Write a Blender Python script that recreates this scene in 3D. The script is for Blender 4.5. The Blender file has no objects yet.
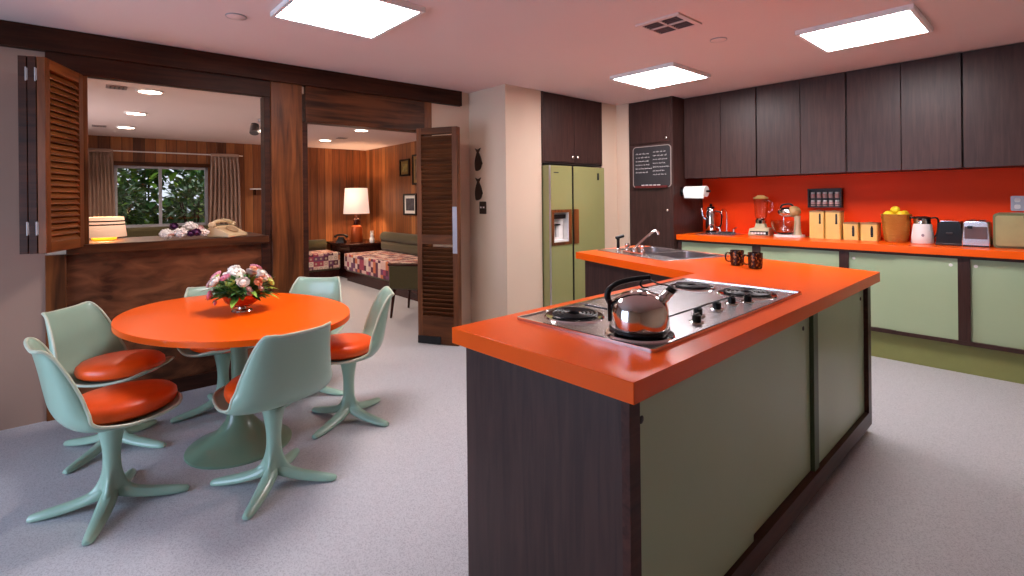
import bpy, bmesh, math, random
from mathutils import Vector, Matrix
from mathutils.geometry import tessellate_polygon
random.seed(7)
S = bpy.context.scene
C = S.collection
PI = math.pi
rad = math.radians

# ---------------------------------------------------------------- camera, world, exposure, lights
YAW, ROLL, FPX, Y0, EYE = rad(47.8), rad(-0.6), 503.7, 198.5, 1.355
rt = Vector((math.cos(YAW), math.sin(YAW), 0)); fw = Vector((-math.sin(YAW), math.cos(YAW), 0)); up = Vector((0, 0, 1))
r_ = rt*math.cos(ROLL)+up*math.sin(ROLL); u_ = up*math.cos(ROLL)-rt*math.sin(ROLL)
cd = bpy.data.cameras.new('camera'); cam = bpy.data.objects.new('camera', cd); C.objects.link(cam)
cd.sensor_width = 36; cd.lens = FPX/1024*36; cd.shift_y = (Y0-288)/1024; cd.clip_start = .05
cam.matrix_world = Matrix(((r_.x, u_.x, -fw.x, 0), (r_.y, u_.y, -fw.y, 0), (r_.z, u_.z, -fw.z, EYE), (0, 0, 0, 1)))
S.camera = cam
S.view_settings.view_transform = 'Standard'; S.view_settings.look = 'None'
S.view_settings.gamma = 1; S.view_settings.use_curve_mapping = False
S.view_settings.exposure = 0.75
w = bpy.data.worlds.new('world'); S.world = w; w.use_nodes = True
bg = w.node_tree.nodes['Background']; bg.inputs[0].default_value = (.80, .88, 1, 1); bg.inputs[1].default_value = .7
try:
    S.cycles.use_denoising = True
except Exception:
    pass
FR = {'R': 0.0, 'W': rad(-2.0), 'I': rad(0.6)}       # room, pass-through wall, island directions
PANEL = 22.0      # ceiling panel emission

def fm(f): return Matrix.Rotation(FR[f], 4, 'Z')
def area(name, loc, target, sx, sy, power, col, f='R'):
    l = bpy.data.lights.new(name, 'AREA'); l.shape = 'RECTANGLE'; l.size = sx; l.size_y = sy; l.energy = power; l.color = col
    o = bpy.data.objects.new(name, l); C.objects.link(o)
    a = fm(f) @ Vector(loc); b = fm(f) @ Vector(target)
    o.location = a; o.rotation_euler = (b-a).to_track_quat('-Z', 'Y').to_euler(); return o
def spot(name, loc, power, col, ang=120, f='W', size=.05, tgt=None):
    l = bpy.data.lights.new(name, 'SPOT'); l.energy = power; l.color = col; l.spot_size = rad(ang); l.spot_blend = .6; l.shadow_soft_size = size
    o = bpy.data.objects.new(name, l); C.objects.link(o); o.location = fm(f) @ Vector(loc)
    if tgt: o.rotation_euler = ((fm(f) @ Vector(tgt))-o.location).to_track_quat('-Z', 'Y').to_euler()
    return o
def point(name, loc, power, col, f='W', size=.04):
    l = bpy.data.lights.new(name, 'POINT'); l.energy = power; l.color = col; l.shadow_soft_size = size
    o = bpy.data.objects.new(name, l); C.objects.link(o); o.location = fm(f) @ Vector(loc); return o
area('daylight_patio_door', (-2.7, -2.55, 1.25), (-2.7, 0, .9), 2.2, 2.0, 75, (.55, .72, 1))
DEN_Z = 2.32
downs = [(-5.36, .43), (-6.76, .417), (-8.09, .395), (-6.63, 2.90), (-8.06, 2.92)]
for x, y in downs: spot('downlight_beam', (x, y, DEN_Z-.03), 36, (1, .82, .66), 140)
area('daylight_garden', (-12.6, 1.2, 3.6), (-10.6, .9, 1.4), 3.0, 1.5, 60, (1, .97, .9), 'W')
area('daylight_den_side', (-6.9, -1.75, 1.5), (-6.9, 1.5, 1.9), 1.9, 1.1, 42, (1, .90, .90), 'W')  # added fill light that brightens the den from its unseen side

# ---------------------------------------------------------------- material helpers
def lin(c):
    return tuple(((v/255)/12.92 if v/255 <= .04045 else ((v/255+.055)/1.055)**2.4) for v in c)+(1,)
def new(name):
    m = bpy.data.materials.new(name); m.use_nodes = True
    nt = m.node_tree; return m, nt, nt.nodes['Principled BSDF']
def tex(nt, scale=(1, 1, 1), kind='ShaderNodeTexNoise', sc=5, detail=4, rough=.5):
    tc = nt.nodes.new('ShaderNodeTexCoord'); mp = nt.nodes.new('ShaderNodeMapping'); mp.inputs['Scale'].default_value = scale
    nt.links.new(tc.outputs['Object'], mp.inputs[0]); t = nt.nodes.new(kind); nt.links.new(mp.outputs[0], t.inputs['Vector'])
    t.inputs['Scale'].default_value = sc
    if 'Detail' in t.inputs: t.inputs['Detail'].default_value = detail
    return t, mp, tc
def ramp(nt, src, stops):
    r = nt.nodes.new('ShaderNodeValToRGB'); e = r.color_ramp.elements
    while len(e) < len(stops): e.new(.5)
    for i, (p, c) in enumerate(stops): e[i].position = p; e[i].color = c
    nt.links.new(src, r.inputs[0]); return r
def bump(nt, b, src, strength, dist=.002):
    n = nt.nodes.new('ShaderNodeBump'); n.inputs['Strength'].default_value = strength; n.inputs['Distance'].default_value = dist
    nt.links.new(src, n.inputs['Height']); nt.links.new(n.outputs[0], b.inputs['Normal'])
def mul(c, k): return (c[0]*k, c[1]*k, c[2]*k, 1)
def plain(name, c, rough=.5, metal=0, var=.06, sc=12, coat=0, bmp=.0, spec=.5, sheen=0):
    m, nt, b = new(name); c = lin(c)
    t, _, _ = tex(nt, sc=sc)
    r = ramp(nt, t.outputs[0], [(.3, mul(c, 1-var)), (.7, mul(c, 1+var))]); nt.links.new(r.outputs[0], b.inputs['Base Color'])
    b.inputs['Roughness'].default_value = rough; b.inputs['Metallic'].default_value = metal
    b.inputs['Coat Weight'].default_value = coat; b.inputs['Specular IOR Level'].default_value = spec
    if sheen: b.inputs['Sheen Weight'].default_value = sheen
    if bmp: bump(nt, b, t.outputs[0], bmp)
    return m
def wood(name, c1, c2, axis='z', rough=.4, k=1.0, coat=.0, bmp=.15, spec=.2):
    """grain runs along the given object axis"""
    m, nt, b = new(name)
    s = {'x': (1.2, 16, 16), 'y': (16, 1.2, 16), 'z': (16, 16, 1.2), 'burl': (5, 2.2, 6)}[axis]
    t, _, _ = tex(nt, scale=tuple(v*k for v in s), sc=1.6, detail=7)
    t.inputs['Distortion'].default_value = .8
    t2, _, _ = tex(nt, sc=2.2, detail=3)
    a = nt.nodes.new('ShaderNodeMath'); a.operation = 'MULTIPLY_ADD'; a.inputs[1].default_value = .65
    g = nt.nodes.new('ShaderNodeMath'); g.operation = 'MULTIPLY'; g.inputs[1].default_value = .35
    nt.links.new(t2.outputs[0], g.inputs[0]); nt.links.new(t.outputs[0], a.inputs[0]); nt.links.new(g.outputs[0], a.inputs[2])
    c1 = lin(c1); c2 = lin(c2)
    r = ramp(nt, a.outputs[0], [(.36, c1), (.64, c2)]); nt.links.new(r.outputs[0], b.inputs['Base Color'])
    b.inputs['Roughness'].default_value = rough; b.inputs['Coat Weight'].default_value = coat; b.inputs['Specular IOR Level'].default_value = spec; bump(nt, b, t.outputs[0], bmp)
    return m
def planks(name, axis, wdt, cols, rough=.42):
    """vertical planks of uneven tone with dark V grooves"""
    m, nt, b = new(name); N = nt.nodes; L = nt.links
    tc = N.new('ShaderNodeTexCoord'); sp = N.new('ShaderNodeSeparateXYZ'); L.new(tc.outputs['Object'], sp.inputs[0])
    d = N.new('ShaderNodeMath'); d.operation = 'DIVIDE'; d.inputs[1].default_value = wdt; L.new(sp.outputs[axis], d.inputs[0])
    fl = N.new('ShaderNodeMath'); fl.operation = 'FLOOR'; L.new(d.outputs[0], fl.inputs[0])
    fr = N.new('ShaderNodeMath'); fr.operation = 'FRACT'; L.new(d.outputs[0], fr.inputs[0])
    wn = N.new('ShaderNodeTexWhiteNoise'); wn.noise_dimensions = '1D'; L.new(fl.outputs[0], wn.inputs['W'])
    t, mp, _ = tex(nt, scale=(14, 14, 1.1), sc=1.6, detail=7); t.inputs['Distortion'].default_value = 1.2
    off = N.new('ShaderNodeVectorMath'); off.operation = 'ADD'; L.new(wn.outputs['Color'], off.inputs[0])
    mm = N.new('ShaderNodeMath'); mm.operation = 'MULTIPLY_ADD'; mm.inputs[1].default_value = .5
    h = N.new('ShaderNodeMath'); h.operation = 'MULTIPLY'; h.inputs[1].default_value = .5
    L.new(t.outputs[0], h.inputs[0]); L.new(wn.outputs[0], mm.inputs[0]); L.new(h.outputs[0], mm.inputs[2])
    r = ramp(nt, mm.outputs[0], [(.2, lin(cols[0])), (.5, lin(cols[1])), (.8, lin(cols[2]))])
    g = ramp(nt, fr.outputs[0], [(0, (0, 0, 0, 1)), (.05, (1, 1, 1, 1)), (.95, (1, 1, 1, 1)), (1, (0, 0, 0, 1))])
    gl = N.new('ShaderNodeMix'); gl.data_type = 'RGBA'; L.new(g.outputs[0], gl.inputs['Factor'])
    gl.inputs['A'].default_value = lin((38, 18, 10)); L.new(r.outputs[0], gl.inputs['B']); L.new(gl.outputs['Result'], b.inputs['Base Color'])
    b.inputs['Roughness'].default_value = rough; bump(nt, b, g.outputs[0], .6, .006)
    return m
def emis(name, c, s):
    m, nt, b = new(name); b.inputs['Base Color'].default_value = lin(c); b.inputs['Emission Color'].default_value = lin(c); b.inputs['Emission Strength'].default_value = s
    t, _, _ = tex(nt, sc=3); r = ramp(nt, t.outputs[0], [(0, mul(lin(c), .97)), (1, lin(c))]); nt.links.new(r.outputs[0], b.inputs['Emission Color'])
    return m
def glass(name, tint=(245, 250, 248), rough=.02):
    m, nt, b = new(name); N = nt.nodes; L = nt.links
    b.inputs['Base Color'].default_value = lin(tint); b.inputs['Roughness'].default_value = rough; b.inputs['Transmission Weight'].default_value = 1; b.inputs['IOR'].default_value = 1.45
    return m
def pane(name):
    m, nt, b = new(name); N = nt.nodes; L = nt.links
    tr = N.new('ShaderNodeBsdfTransparent'); gl = N.new('ShaderNodeBsdfGlossy'); gl.inputs['Roughness'].default_value = .02
    fr = N.new('ShaderNodeFresnel'); fr.inputs[0].default_value = 1.5; mx = N.new('ShaderNodeMixShader')
    L.new(fr.outputs[0], mx.inputs[0]); L.new(tr.outputs[0], mx.inputs[1]); L.new(gl.outputs[0], mx.inputs[2])
    L.new(mx.outputs[0], N['Material Output'].inputs['Surface']); return m

M = {}
M['orange'] = plain('orange_laminate', (246, 92, 6), .28, var=.03, sc=3, spec=.25)
M['orange_wall'] = plain('orange_splash', (240, 62, 6), .5, var=.05, sc=2, spec=.15)
M['vinyl'] = plain('orange_vinyl', (246, 84, 20), .36, var=.05, sc=20, bmp=.05)
M['dark'] = wood('dark_laminate', (50, 31, 28), (70, 46, 41), 'z', .40, 1.6, bmp=.05, spec=.3)
M['dark_h'] = wood('dark_laminate_rail', (52, 28, 24), (82, 48, 40), 'y', .36, 1.4, bmp=.05)
M['darkcase'] = plain('cabinet_case', (46, 32, 32), .5)
M['sage'] = plain('sage_panel', (166, 184, 150), .35, var=.03, sc=2)
M['avocado'] = plain('avocado_enamel', (142, 140, 92), .25, var=.03, sc=2, coat=.15)
M['avocado_d'] = plain('avocado_trim', (104, 106, 68), .3, var=.03)
M['toegreen'] = plain('toe_green', (136, 140, 84), .45, var=.04)
M['mint'] = plain('mint_plastic', (150, 180, 160), .28, var=.025, sc=4, coat=.2)
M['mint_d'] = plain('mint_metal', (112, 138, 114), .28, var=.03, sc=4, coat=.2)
M['rim'] = plain('pale_rim', (190, 198, 176), .35, var=.02)
M['ceil'] = plain('ceiling_paint', (222, 198, 192), .9, var=.012, sc=1.2)  # pink tint puts the orange bounce light into the base colour
M['tan'] = plain('tan_paint', (158, 126, 110), .75, var=.02, sc=1.5)  # cream wall darkened: the shade on the left wall is in this colour
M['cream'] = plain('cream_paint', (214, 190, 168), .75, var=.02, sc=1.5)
M['trim'] = wood('walnut_stain', (44, 22, 12), (98, 54, 28), 'y', .38, 1)
M['trim_v'] = wood('walnut_stain_upright', (58, 30, 15), (128, 72, 36), 'z', .36, .8)
M['beam'] = wood('dark_beam', (36, 18, 12), (70, 36, 22), 'y', .5, 1, spec=.15)
M['panelwood'] = wood('walnut_panel', (58, 30, 18), (120, 70, 44), 'burl', .36, 1.4)
M['louver'] = wood('louver_wood', (92, 46, 20), (148, 84, 40), 'x', .34, 1.0)
M['louver_v'] = wood('louver_stile', (84, 42, 20), (124, 70, 36), 'z', .38, 1.0)
M['bifold'] = wood('bifold_wood', (62, 32, 14), (100, 56, 28), 'x', .6, 1.0)
M['bifold_v'] = wood('bifold_stile', (74, 40, 22), (118, 70, 40), 'z', .55, 1.0)
M['den_x'] = planks('den_planks_far', 'Y', .135, [(84, 42, 20), (134, 76, 40), (178, 112, 62)])
M['den_y'] = planks('den_planks_side', 'X', .135, [(96, 50, 24), (146, 86, 44), (184, 120, 68)])
M['steel'] = plain('brushed_steel', (206, 200, 202), .27, 1, .05, 6)
M['chrome'] = plain('chrome', (225, 222, 220), .07, 1, .02)
M['kettle'] = plain('polished_steel', (212, 208, 206), .12, 1, .03, 4)
M['black'] = plain('black_plastic', (14, 13, 14), .35, var=.1, spec=.3)
M['coil'] = plain('burner_coil', (34, 30, 32), .4, .6, .2, 60)
M['spotgrey'] = plain('spotlight_grey', (84, 76, 76), .5)
M['white'] = plain('white_plastic', (232, 228, 226), .35, var=.02)
M['paper'] = plain('paper_towel', (228, 232, 228), .9, var=.03, sc=60, bmp=.2)
M['shade'] = emis('lamp_shade_lit', (255, 226, 206), .42)
M['shade_dim'] = emis('striped_shade_lit', (255, 206, 170), .32)
M['amber'] = emis('amber_glass_lit', (255, 180, 40), .6)
M['panel'] = emis('light_panel', (255, 248, 250), PANEL)
M['down'] = emis('downlight_lens', (255, 236, 214), 14)
M['alu'] = plain('aluminium_frame', (176, 168, 172), .35, .7, .03)
M['terracotta'] = plain('copper_lamp', (176, 84, 40), .3, .4, .12, 8)
M['olive'] = plain('olive_fabric', (62, 52, 18), .9, var=.12, sc=90, bmp=.3, sheen=.2)
M['mahog'] = wood('mahogany', (36, 16, 14), (66, 30, 24), 'x', .25, 1)
M['leafd'] = plain('leaf_green', (60, 104, 48), .5, var=.35, sc=9)
M['leafy'] = plain('leaf_light', (128, 168, 60), .5, var=.3, sc=9)
M['pane'] = pane('window_pane')
M['glass'] = glass('clear_glass')
M['yellow'] = plain('canister_yellow', (222, 186, 104), .4, var=.04)
M['brownlid'] = plain('canister_lid', (150, 112, 70), .45)
M['lemon'] = plain('lemon_peel', (244, 206, 40), .45, var=.06, sc=40, bmp=.2)
M['slate'] = plain('chalkboard', (44, 40, 42), .8, var=.12, sc=6)
M['chalk'] = plain('chalk', (205, 200, 198), .9)
M['redtray'] = plain('red_tray', (92, 14, 12), .5)
M['bronze'] = plain('bronze_fish', (46, 30, 20), .5, .3, .15, 20)
M['bark'] = plain('bark', (70, 52, 40), .9, var=.2, sc=20, bmp=.5)

def floor_mat():
    m, nt, b = new('speckled_floor')
    v, _, _ = tex(nt, kind='ShaderNodeTexVoronoi', sc=250); sp = nt.nodes.new('ShaderNodeSeparateColor'); nt.links.new(v.outputs['Color'], sp.inputs[0])
    t, _, _ = tex(nt, sc=2.5, detail=2); a = nt.nodes.new('ShaderNodeMath'); a.operation = 'MULTIPLY_ADD'; a.inputs[1].default_value = .12
    nt.links.new(t.outputs[0], a.inputs[0]); nt.links.new(sp.outputs[0], a.inputs[2])
    r = ramp(nt, a.outputs[0], [(.0, lin((132, 132, 138))), (.25, lin((152, 151, 157))), (.8, lin((170, 169, 174))), (1, lin((190, 189, 193)))])
    nt.links.new(r.outputs[0], b.inputs['Base Color']); b.inputs['Roughness'].default_value = .42; return m
M['floor'] = floor_mat()
def afghan():
    m, nt, b = new('crochet_afghan'); N = nt.nodes; L = nt.links
    tc = N.new('ShaderNodeTexCoord'); mp = N.new('ShaderNodeMapping'); mp.inputs['Scale'].default_value = (12, 12, 12); L.new(tc.outputs['Object'], mp.inputs[0])
    ck = N.new('ShaderNodeVectorMath'); ck.operation = 'FLOOR'; L.new(mp.outputs[0], ck.inputs[0])
    wn = N.new('ShaderNodeTexWhiteNoise'); L.new(ck.outputs[0], wn.inputs['Vector'])
    r = ramp(nt, wn.outputs[0], [(0, lin((90, 40, 60))), (.2, lin((206, 168, 156))), (.4, lin((156, 60, 80))), (.58, lin((214, 190, 176))), (.78, lin((110, 60, 92))), (.92, lin((196, 110, 70)))])
    r.color_ramp.interpolation = 'CONSTANT'
    fr = N.new('ShaderNodeVectorMath'); fr.operation = 'FRACTION'; L.new(mp.outputs[0], fr.inputs[0])
    ds = N.new('ShaderNodeVectorMath'); ds.operation = 'DISTANCE'; ds.inputs[1].default_value = (.5, .5, .5); L.new(fr.outputs[0], ds.inputs[0])
    rr = ramp(nt, ds.outputs['Value'], [(.0, lin((190, 70, 80))), (.26, lin((214, 190, 166))), (.40, (0, 0, 0, 1)), (.41, (0, 0, 0, 1))])
    mk = ramp(nt, ds.outputs['Value'], [(.38, (1, 1, 1, 1)), (.42, (0, 0, 0, 1))])
    mx = N.new('ShaderNodeMix'); mx.data_type = 'RGBA'; L.new(mk.outputs[0], mx.inputs['Factor']); L.new(r.outputs[0], mx.inputs['A']); L.new(rr.outputs[0], mx.inputs['B'])
    mx2 = N.new('ShaderNodeMix'); mx2.data_type = 'RGBA'; mx2.inputs['Factor'].default_value = .45; L.new(mx.outputs['Result'], mx2.inputs['A']); L.new(r.outputs[0], mx2.inputs['B'])
    L.new(mx2.outputs['Result'], b.inputs['Base Color']); b.inputs['Roughness'].default_value = .95
    t, _, _ = tex(nt, sc=120); bump(nt, b, t.outputs[0], .5, .004); return m
M['afghan'] = afghan()
def curtain_mat():
    m, nt, b = new('woven_curtain')
    t, _, _ = tex(nt, scale=(1, 1, .15), sc=60); t2, _, _ = tex(nt, scale=(.2, .2, 1), sc=50)
    a = nt.nodes.new('ShaderNodeMath'); a.operation = 'ADD'; nt.links.new(t.outputs[0], a.inputs[0]); nt.links.new(t2.outputs[0], a.inputs[1])
    r = ramp(nt, a.outputs[0], [(.35, lin((96, 70, 62))), (.65, lin((164, 134, 118)))]); nt.links.new(r.outputs[0], b.inputs['Base Color'])
    b.inputs['Roughness'].default_value = .95; return m
M['curtain'] = curtain_mat()
def basket_mat():
    m, nt, b = new('wicker'); t, _, _ = tex(nt, scale=(1, 1, 1), kind='ShaderNodeTexWave', sc=60); t.bands_direction = 'Z'; t.inputs['Distortion'].default_value = 3
    r = ramp(nt, t.outputs[0], [(.2, lin((150, 84, 20))), (.8, lin((222, 150, 50)))]); nt.links.new(r.outputs[0], b.inputs['Base Color']); bump(nt, b, t.outputs[0], .8, .004)
    b.inputs['Roughness'].default_value = .6; return m
M['wicker'] = basket_mat()
def mug_mat():
    m, nt, b = new('patterned_glaze'); t, _, _ = tex(nt, scale=(1, 1, .8), sc=75, detail=1)
    r = ramp(nt, t.outputs[0], [(.57, lin((34, 22, 18))), (.63, lin((150, 100, 52)))]); nt.links.new(r.outputs[0], b.inputs['Base Color']); b.inputs['Roughness'].default_value = .25; return m
M['mug'] = mug_mat()

# ---------------------------------------------------------------- mesh builder
class MB:
    def __init__(s, off=(0, 0, 0)): s.v = []; s.f = []; s.o = Vector(off)
    def add(s, vs, fs, mtx=None):
        n = len(s.v)
        for p in vs:
            p = Vector(p)
            if mtx: p = mtx @ p
            s.v.append(p-s.o)
        s.f += [tuple(i+n for i in f) for f in fs]; return s
    def box(s, x0, x1, y0, y1, z0, z1, mtx=None):
        return s.add([(x0, y0, z0), (x1, y0, z0), (x1, y1, z0), (x0, y1, z0), (x0, y0, z1), (x1, y0, z1), (x1, y1, z1), (x0, y1, z1)],
                     [(3, 2, 1, 0), (4, 5, 6, 7), (0, 1, 5, 4), (1, 2, 6, 5), (2, 3, 7, 6), (3, 0, 4, 7)], mtx)
    def lathe(s, prof, c=(0, 0, 0), n=32, mtx=None, sx=1, sy=1, cap=True):
        vs = []; fs = []
        for r, z in prof:
            for k in range(n): a = 2*PI*k/n; vs.append((c[0]+r*sx*math.cos(a), c[1]+r*sy*math.sin(a), c[2]+z))
        for i in range(len(prof)-1):
            for k in range(n): fs.append((i*n+k, i*n+(k+1) % n, (i+1)*n+(k+1) % n, (i+1)*n+k))
        if cap: fs.append(tuple(range(n-1, -1, -1))); fs.append(tuple((len(prof)-1)*n+k for k in range(n)))
        return s.add(vs, fs, mtx)
    def cyl(s, x, y, z0, z1, r, r1=None, n=24, mtx=None): return s.lathe([(r, z0), (r if r1 is None else r1, z1)], (x, y, 0), n, mtx)
    def ell(s, c, r, n=20, m=12, mtx=None):
        pr = [(max(1e-4, math.sin(PI*i/m)), -math.cos(PI*i/m)) for i in range(m+1)]
        vs = [];
        mt = Matrix.Translation(c) @ Matrix.Diagonal((r[0], r[1], r[2], 1))
        return s.lathe(pr, (0, 0, 0), n, (mtx @ mt) if mtx else mt)
    def tube(s, path, r, n=10, closed=False, mtx=None, flat=1.0):
        P = [Vector(p) for p in path]; m = len(P); vs = []; fs = []
        R = r if isinstance(r, (list, tuple)) else [r]*m
        ref = Vector((0, 0, 1)); prev = None
        for i, p in enumerate(P):
            if closed: t = P[(i+1) % m]-P[i-1]
            else: t = P[min(i+1, m-1)]-P[max(i-1, 0)]
            t.normalize()
            if prev is None:
                a = t.cross(ref)
                if a.length < 1e-3: a = t.cross(Vector((1, 0, 0)))
            else: a = prev - t*prev.dot(t)
            a.normalize(); prev = a; b = t.cross(a)
            for k in range(n): q = 2*PI*k/n; vs.append(p+a*math.cos(q)*R[i]+b*math.sin(q)*R[i]*flat)
        for i in range(m if closed else m-1):
            j = (i+1) % m
            for k in range(n): fs.append((i*n+k, i*n+(k+1) % n, j*n+(k+1) % n, j*n+k))
        if not closed: fs.append(tuple(range(n-1, -1, -1))); fs.append(tuple((m-1)*n+k for k in range(n)))
        return s.add(vs, fs, mtx)
    def prism(s, poly, z0, z1, holes=(), mtx=None):
        loops = [poly]+list(holes); flat = [p for l in loops for p in l]; N = len(flat)
        tri = tessellate_polygon([[Vector((p[0], p[1], 0)) for p in l] for l in loops])
        vs = [(p[0], p[1], z0) for p in flat]+[(p[0], p[1], z1) for p in flat]
        fs = [tuple(t) for t in tri]+[tuple(i+N for i in reversed(t)) for t in tri]; b = 0
        for l in loops:
            n = len(l)
            for k in range(n): fs.append((b+k, b+(k+1) % n, N+b+(k+1) % n, N+b+k))
            b += n
        return s.add(vs, fs, mtx)
    def sheet(s, rows, closed=False, mtx=None):
        n = len(rows[0]); vs = [p for r in rows for p in r]; fs = []
        for i in range(len(rows)-1):
            for k in range(n-1 if not closed else n): fs.append((i*n+k, i*n+(k+1) % n, (i+1)*n+(k+1) % n, (i+1)*n+k))
        return s.add(vs, fs, mtx)
    def mesh(s, name, smooth=38):
        me = bpy.data.meshes.new(name); me.from_pydata([tuple(v) for v in s.v], [], s.f); me.update()
        b = bmesh.new(); b.from_mesh(me); bmesh.ops.remove_doubles(b, verts=b.verts, dist=1e-5)
        bmesh.ops.recalc_face_normals(b, faces=b.faces)
        if smooth:
            for f in b.faces: f.smooth = True
            for e in b.edges:
                if len(e.link_faces) == 2 and e.calc_face_angle(0) > rad(smooth): e.smooth = False
        b.to_mesh(me); b.free(); return me

def obj(name, mb, mat, parent=None, f=None, bev=0, solid=0, sub=0, smooth=38, kind=None, loc=None, label=None):
    o = bpy.data.objects.new(name, mb.mesh(name, smooth)); C.objects.link(o)
    o.data.materials.append(M[mat] if isinstance(mat, str) else mat)
    if parent: o.parent = parent
    elif f:
        o.rotation_euler = (0, 0, FR[f]); o.location = fm(f) @ Vector(mb.o)
    if solid:
        m = o.modifiers.new('t', 'SOLIDIFY'); m.thickness = solid; m.offset = 0
    if bev:
        m = o.modifiers.new('b', 'BEVEL'); m.width = bev; m.segments = 2; m.limit_method = 'ANGLE'; m.angle_limit = rad(40)
    if sub:
        m = o.modifiers.new('s', 'SUBSURF'); m.levels = sub; m.render_levels = sub
    if kind: o['kind'] = kind
    if label: o['label'] = label
    return o
def thing(name, label, cat, loc, f='R', rz=0, group=None):
    o = bpy.data.objects.new(name, None); C.objects.link(o); o.empty_display_size = .05
    o.location = fm(f) @ Vector(loc); o.rotation_euler = (0, 0, FR[f]+rz)
    o['label'] = label; o['category'] = cat
    if group: o['group'] = group
    return o
def tag(o, label, cat, group=None, kind=None):
    o['label'] = label; o['category'] = cat
    if group: o['group'] = group
    if kind: o['kind'] = kind
    return o
def struct(name, mb, mat, f='R', **k):
    o = obj(name, mb, mat, f=f, kind='structure', **k); return o
def dup(root, loc, f, rz, label, group=None):
    r = root.copy(); C.objects.link(r); r.location = fm(f) @ Vector(loc); r.rotation_euler = (0, 0, FR[f]+rz); r['label'] = label
    if group: r['group'] = group
    for ch in list(root.children):
        c = ch.copy(); C.objects.link(c); c.parent = r
        for g in list(ch.children):
            d = g.copy(); C.objects.link(d); d.parent = c
    return r
def B(*a, off=(0, 0, 0)): return MB(off).box(*a)
def smoothpath(pts, n=6):
    P = [Vector(p) for p in pts]; out = []
    for i in range(len(P)-1):
        a, b, c, d = P[max(i-1, 0)], P[i], P[i+1], P[min(i+2, len(P)-1)]
        for k in range(n):
            t = k/n; out.append(.5*((2*b)+(-a+c)*t+(2*a-5*b+4*c-d)*t*t+(-a+3*b-3*c+d)*t**3))
    out.append(P[-1]); return out

# ---------------------------------------------------------------- the shell of the rooms
CZ = 2.45; WX = -4.28
struct('floor', B(-10.4, 3.4, -3.4, 7.0, -.1, 0), 'floor', 'W')
struct('ceiling', B(-4.30, 3.6, -3.4, 6.6, CZ, CZ+.08), 'ceil', 'W')
struct('ceiling', B(-9.45, -4.30, -1.6, 4.3, DEN_Z, DEN_Z+.05), 'ceil', 'W')
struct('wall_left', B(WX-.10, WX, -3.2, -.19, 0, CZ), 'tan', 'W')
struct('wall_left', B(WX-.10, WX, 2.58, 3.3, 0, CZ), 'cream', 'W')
struct('wall_left', B(WX-.10, WX-.02, -.19, 2.60, 2.24, CZ), 'cream', 'W')
struct('wall_corner', B(-4.9, -3.60, 3.19, 3.675, 0, CZ), 'cream', 'R')
struct('wall_corner', B(-4.9, -3.60, 4.66, 4.98, 0, CZ), 'cream', 'R')
struct('wall_corner', B(-4.9, -3.43, 4.955, 5.7, 0, CZ), 'cream', 'R')
struct('wall_alcove', B(-4.95, -4.42, 3.6, 4.8, 0, CZ), 'cream', 'R')
struct('wall_back', B(-3.5, 3.2, 5.62, 5.74, 0, CZ), 'cream', 'R')
struct('wall_right', B(2.2, 2.32, -2.4, 5.75, 0, CZ), 'cream', 'R')
mb = MB().box(-5.2, -3.85, -2.5, -2.38, 0, CZ).box(-1.55, 2.35, -2.5, -2.38, 0, CZ).box(-3.85, -1.55, -2.5, -2.38, 2.12, CZ)
struct('wall_rear', mb, 'cream', 'R')
# den walls
mb = MB().box(-9.47, -9.35, -1.6, .31, 0, DEN_Z).box(-9.47, -9.35, 1.50, 4.3, 0, DEN_Z).box(-9.47, -9.35, .31, 1.5, 1.9, DEN_Z).box(-9.47, -9.35, .31, 1.5, 0, .98)
struct('wall_far', mb, 'den_x', 'W')
struct('wall_side', B(-9.4, -4.36, 4.17, 4.27, 0, DEN_Z), 'den_y', 'W')
struct('wall_side', MB().box(-9.4, -7.9, -1.6, -1.5, 0, DEN_Z).box(-5.9, -4.36, -1.6, -1.5, 0, DEN_Z).box(-7.9, -5.9, -1.6, -1.5, 0, .9).box(-7.9, -5.9, -1.6, -1.5, 2.1, DEN_Z), 'den_y', 'W')
sw = obj('window_2', MB().box(-7.9, -7.86, -1.58, -1.53, .9, 2.1).box(-5.94, -5.9, -1.58, -1.53, .9, 2.1).box(-7.9, -5.9, -1.58, -1.53, 2.06, 2.1).box(-7.9, -5.9, -1.58, -1.53, .9, .94).box(-6.92, -6.88, -1.58, -1.53, .9, 2.1), 'alu', f='W', kind='structure')  # unseen window, added so the den fill light has an opening
obj('glass_pane', B(-7.86, -5.94, -1.56, -1.555, .94, 2.06), 'pane', sw)
# rear patio door
door = obj('door_1', MB().box(-3.85, -3.78, -2.48, -2.40, 0, 2.12).box(-1.62, -1.55, -2.48, -2.40, 0, 2.12).box(-3.85, -1.55, -2.48, -2.40, 2.05, 2.12).box(-3.85, -1.55, -2.48, -2.40, 0, .06).box(-2.74, -2.66, -2.48, -2.40, 0, 2.12), 'alu', f='R', kind='structure')
obj('glass_pane', MB().box(-3.78, -2.70, -2.445, -2.44, .06, 2.05).box(-2.70, -1.62, -2.455, -2.45, .06, 2.05), 'pane', door)

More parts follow.
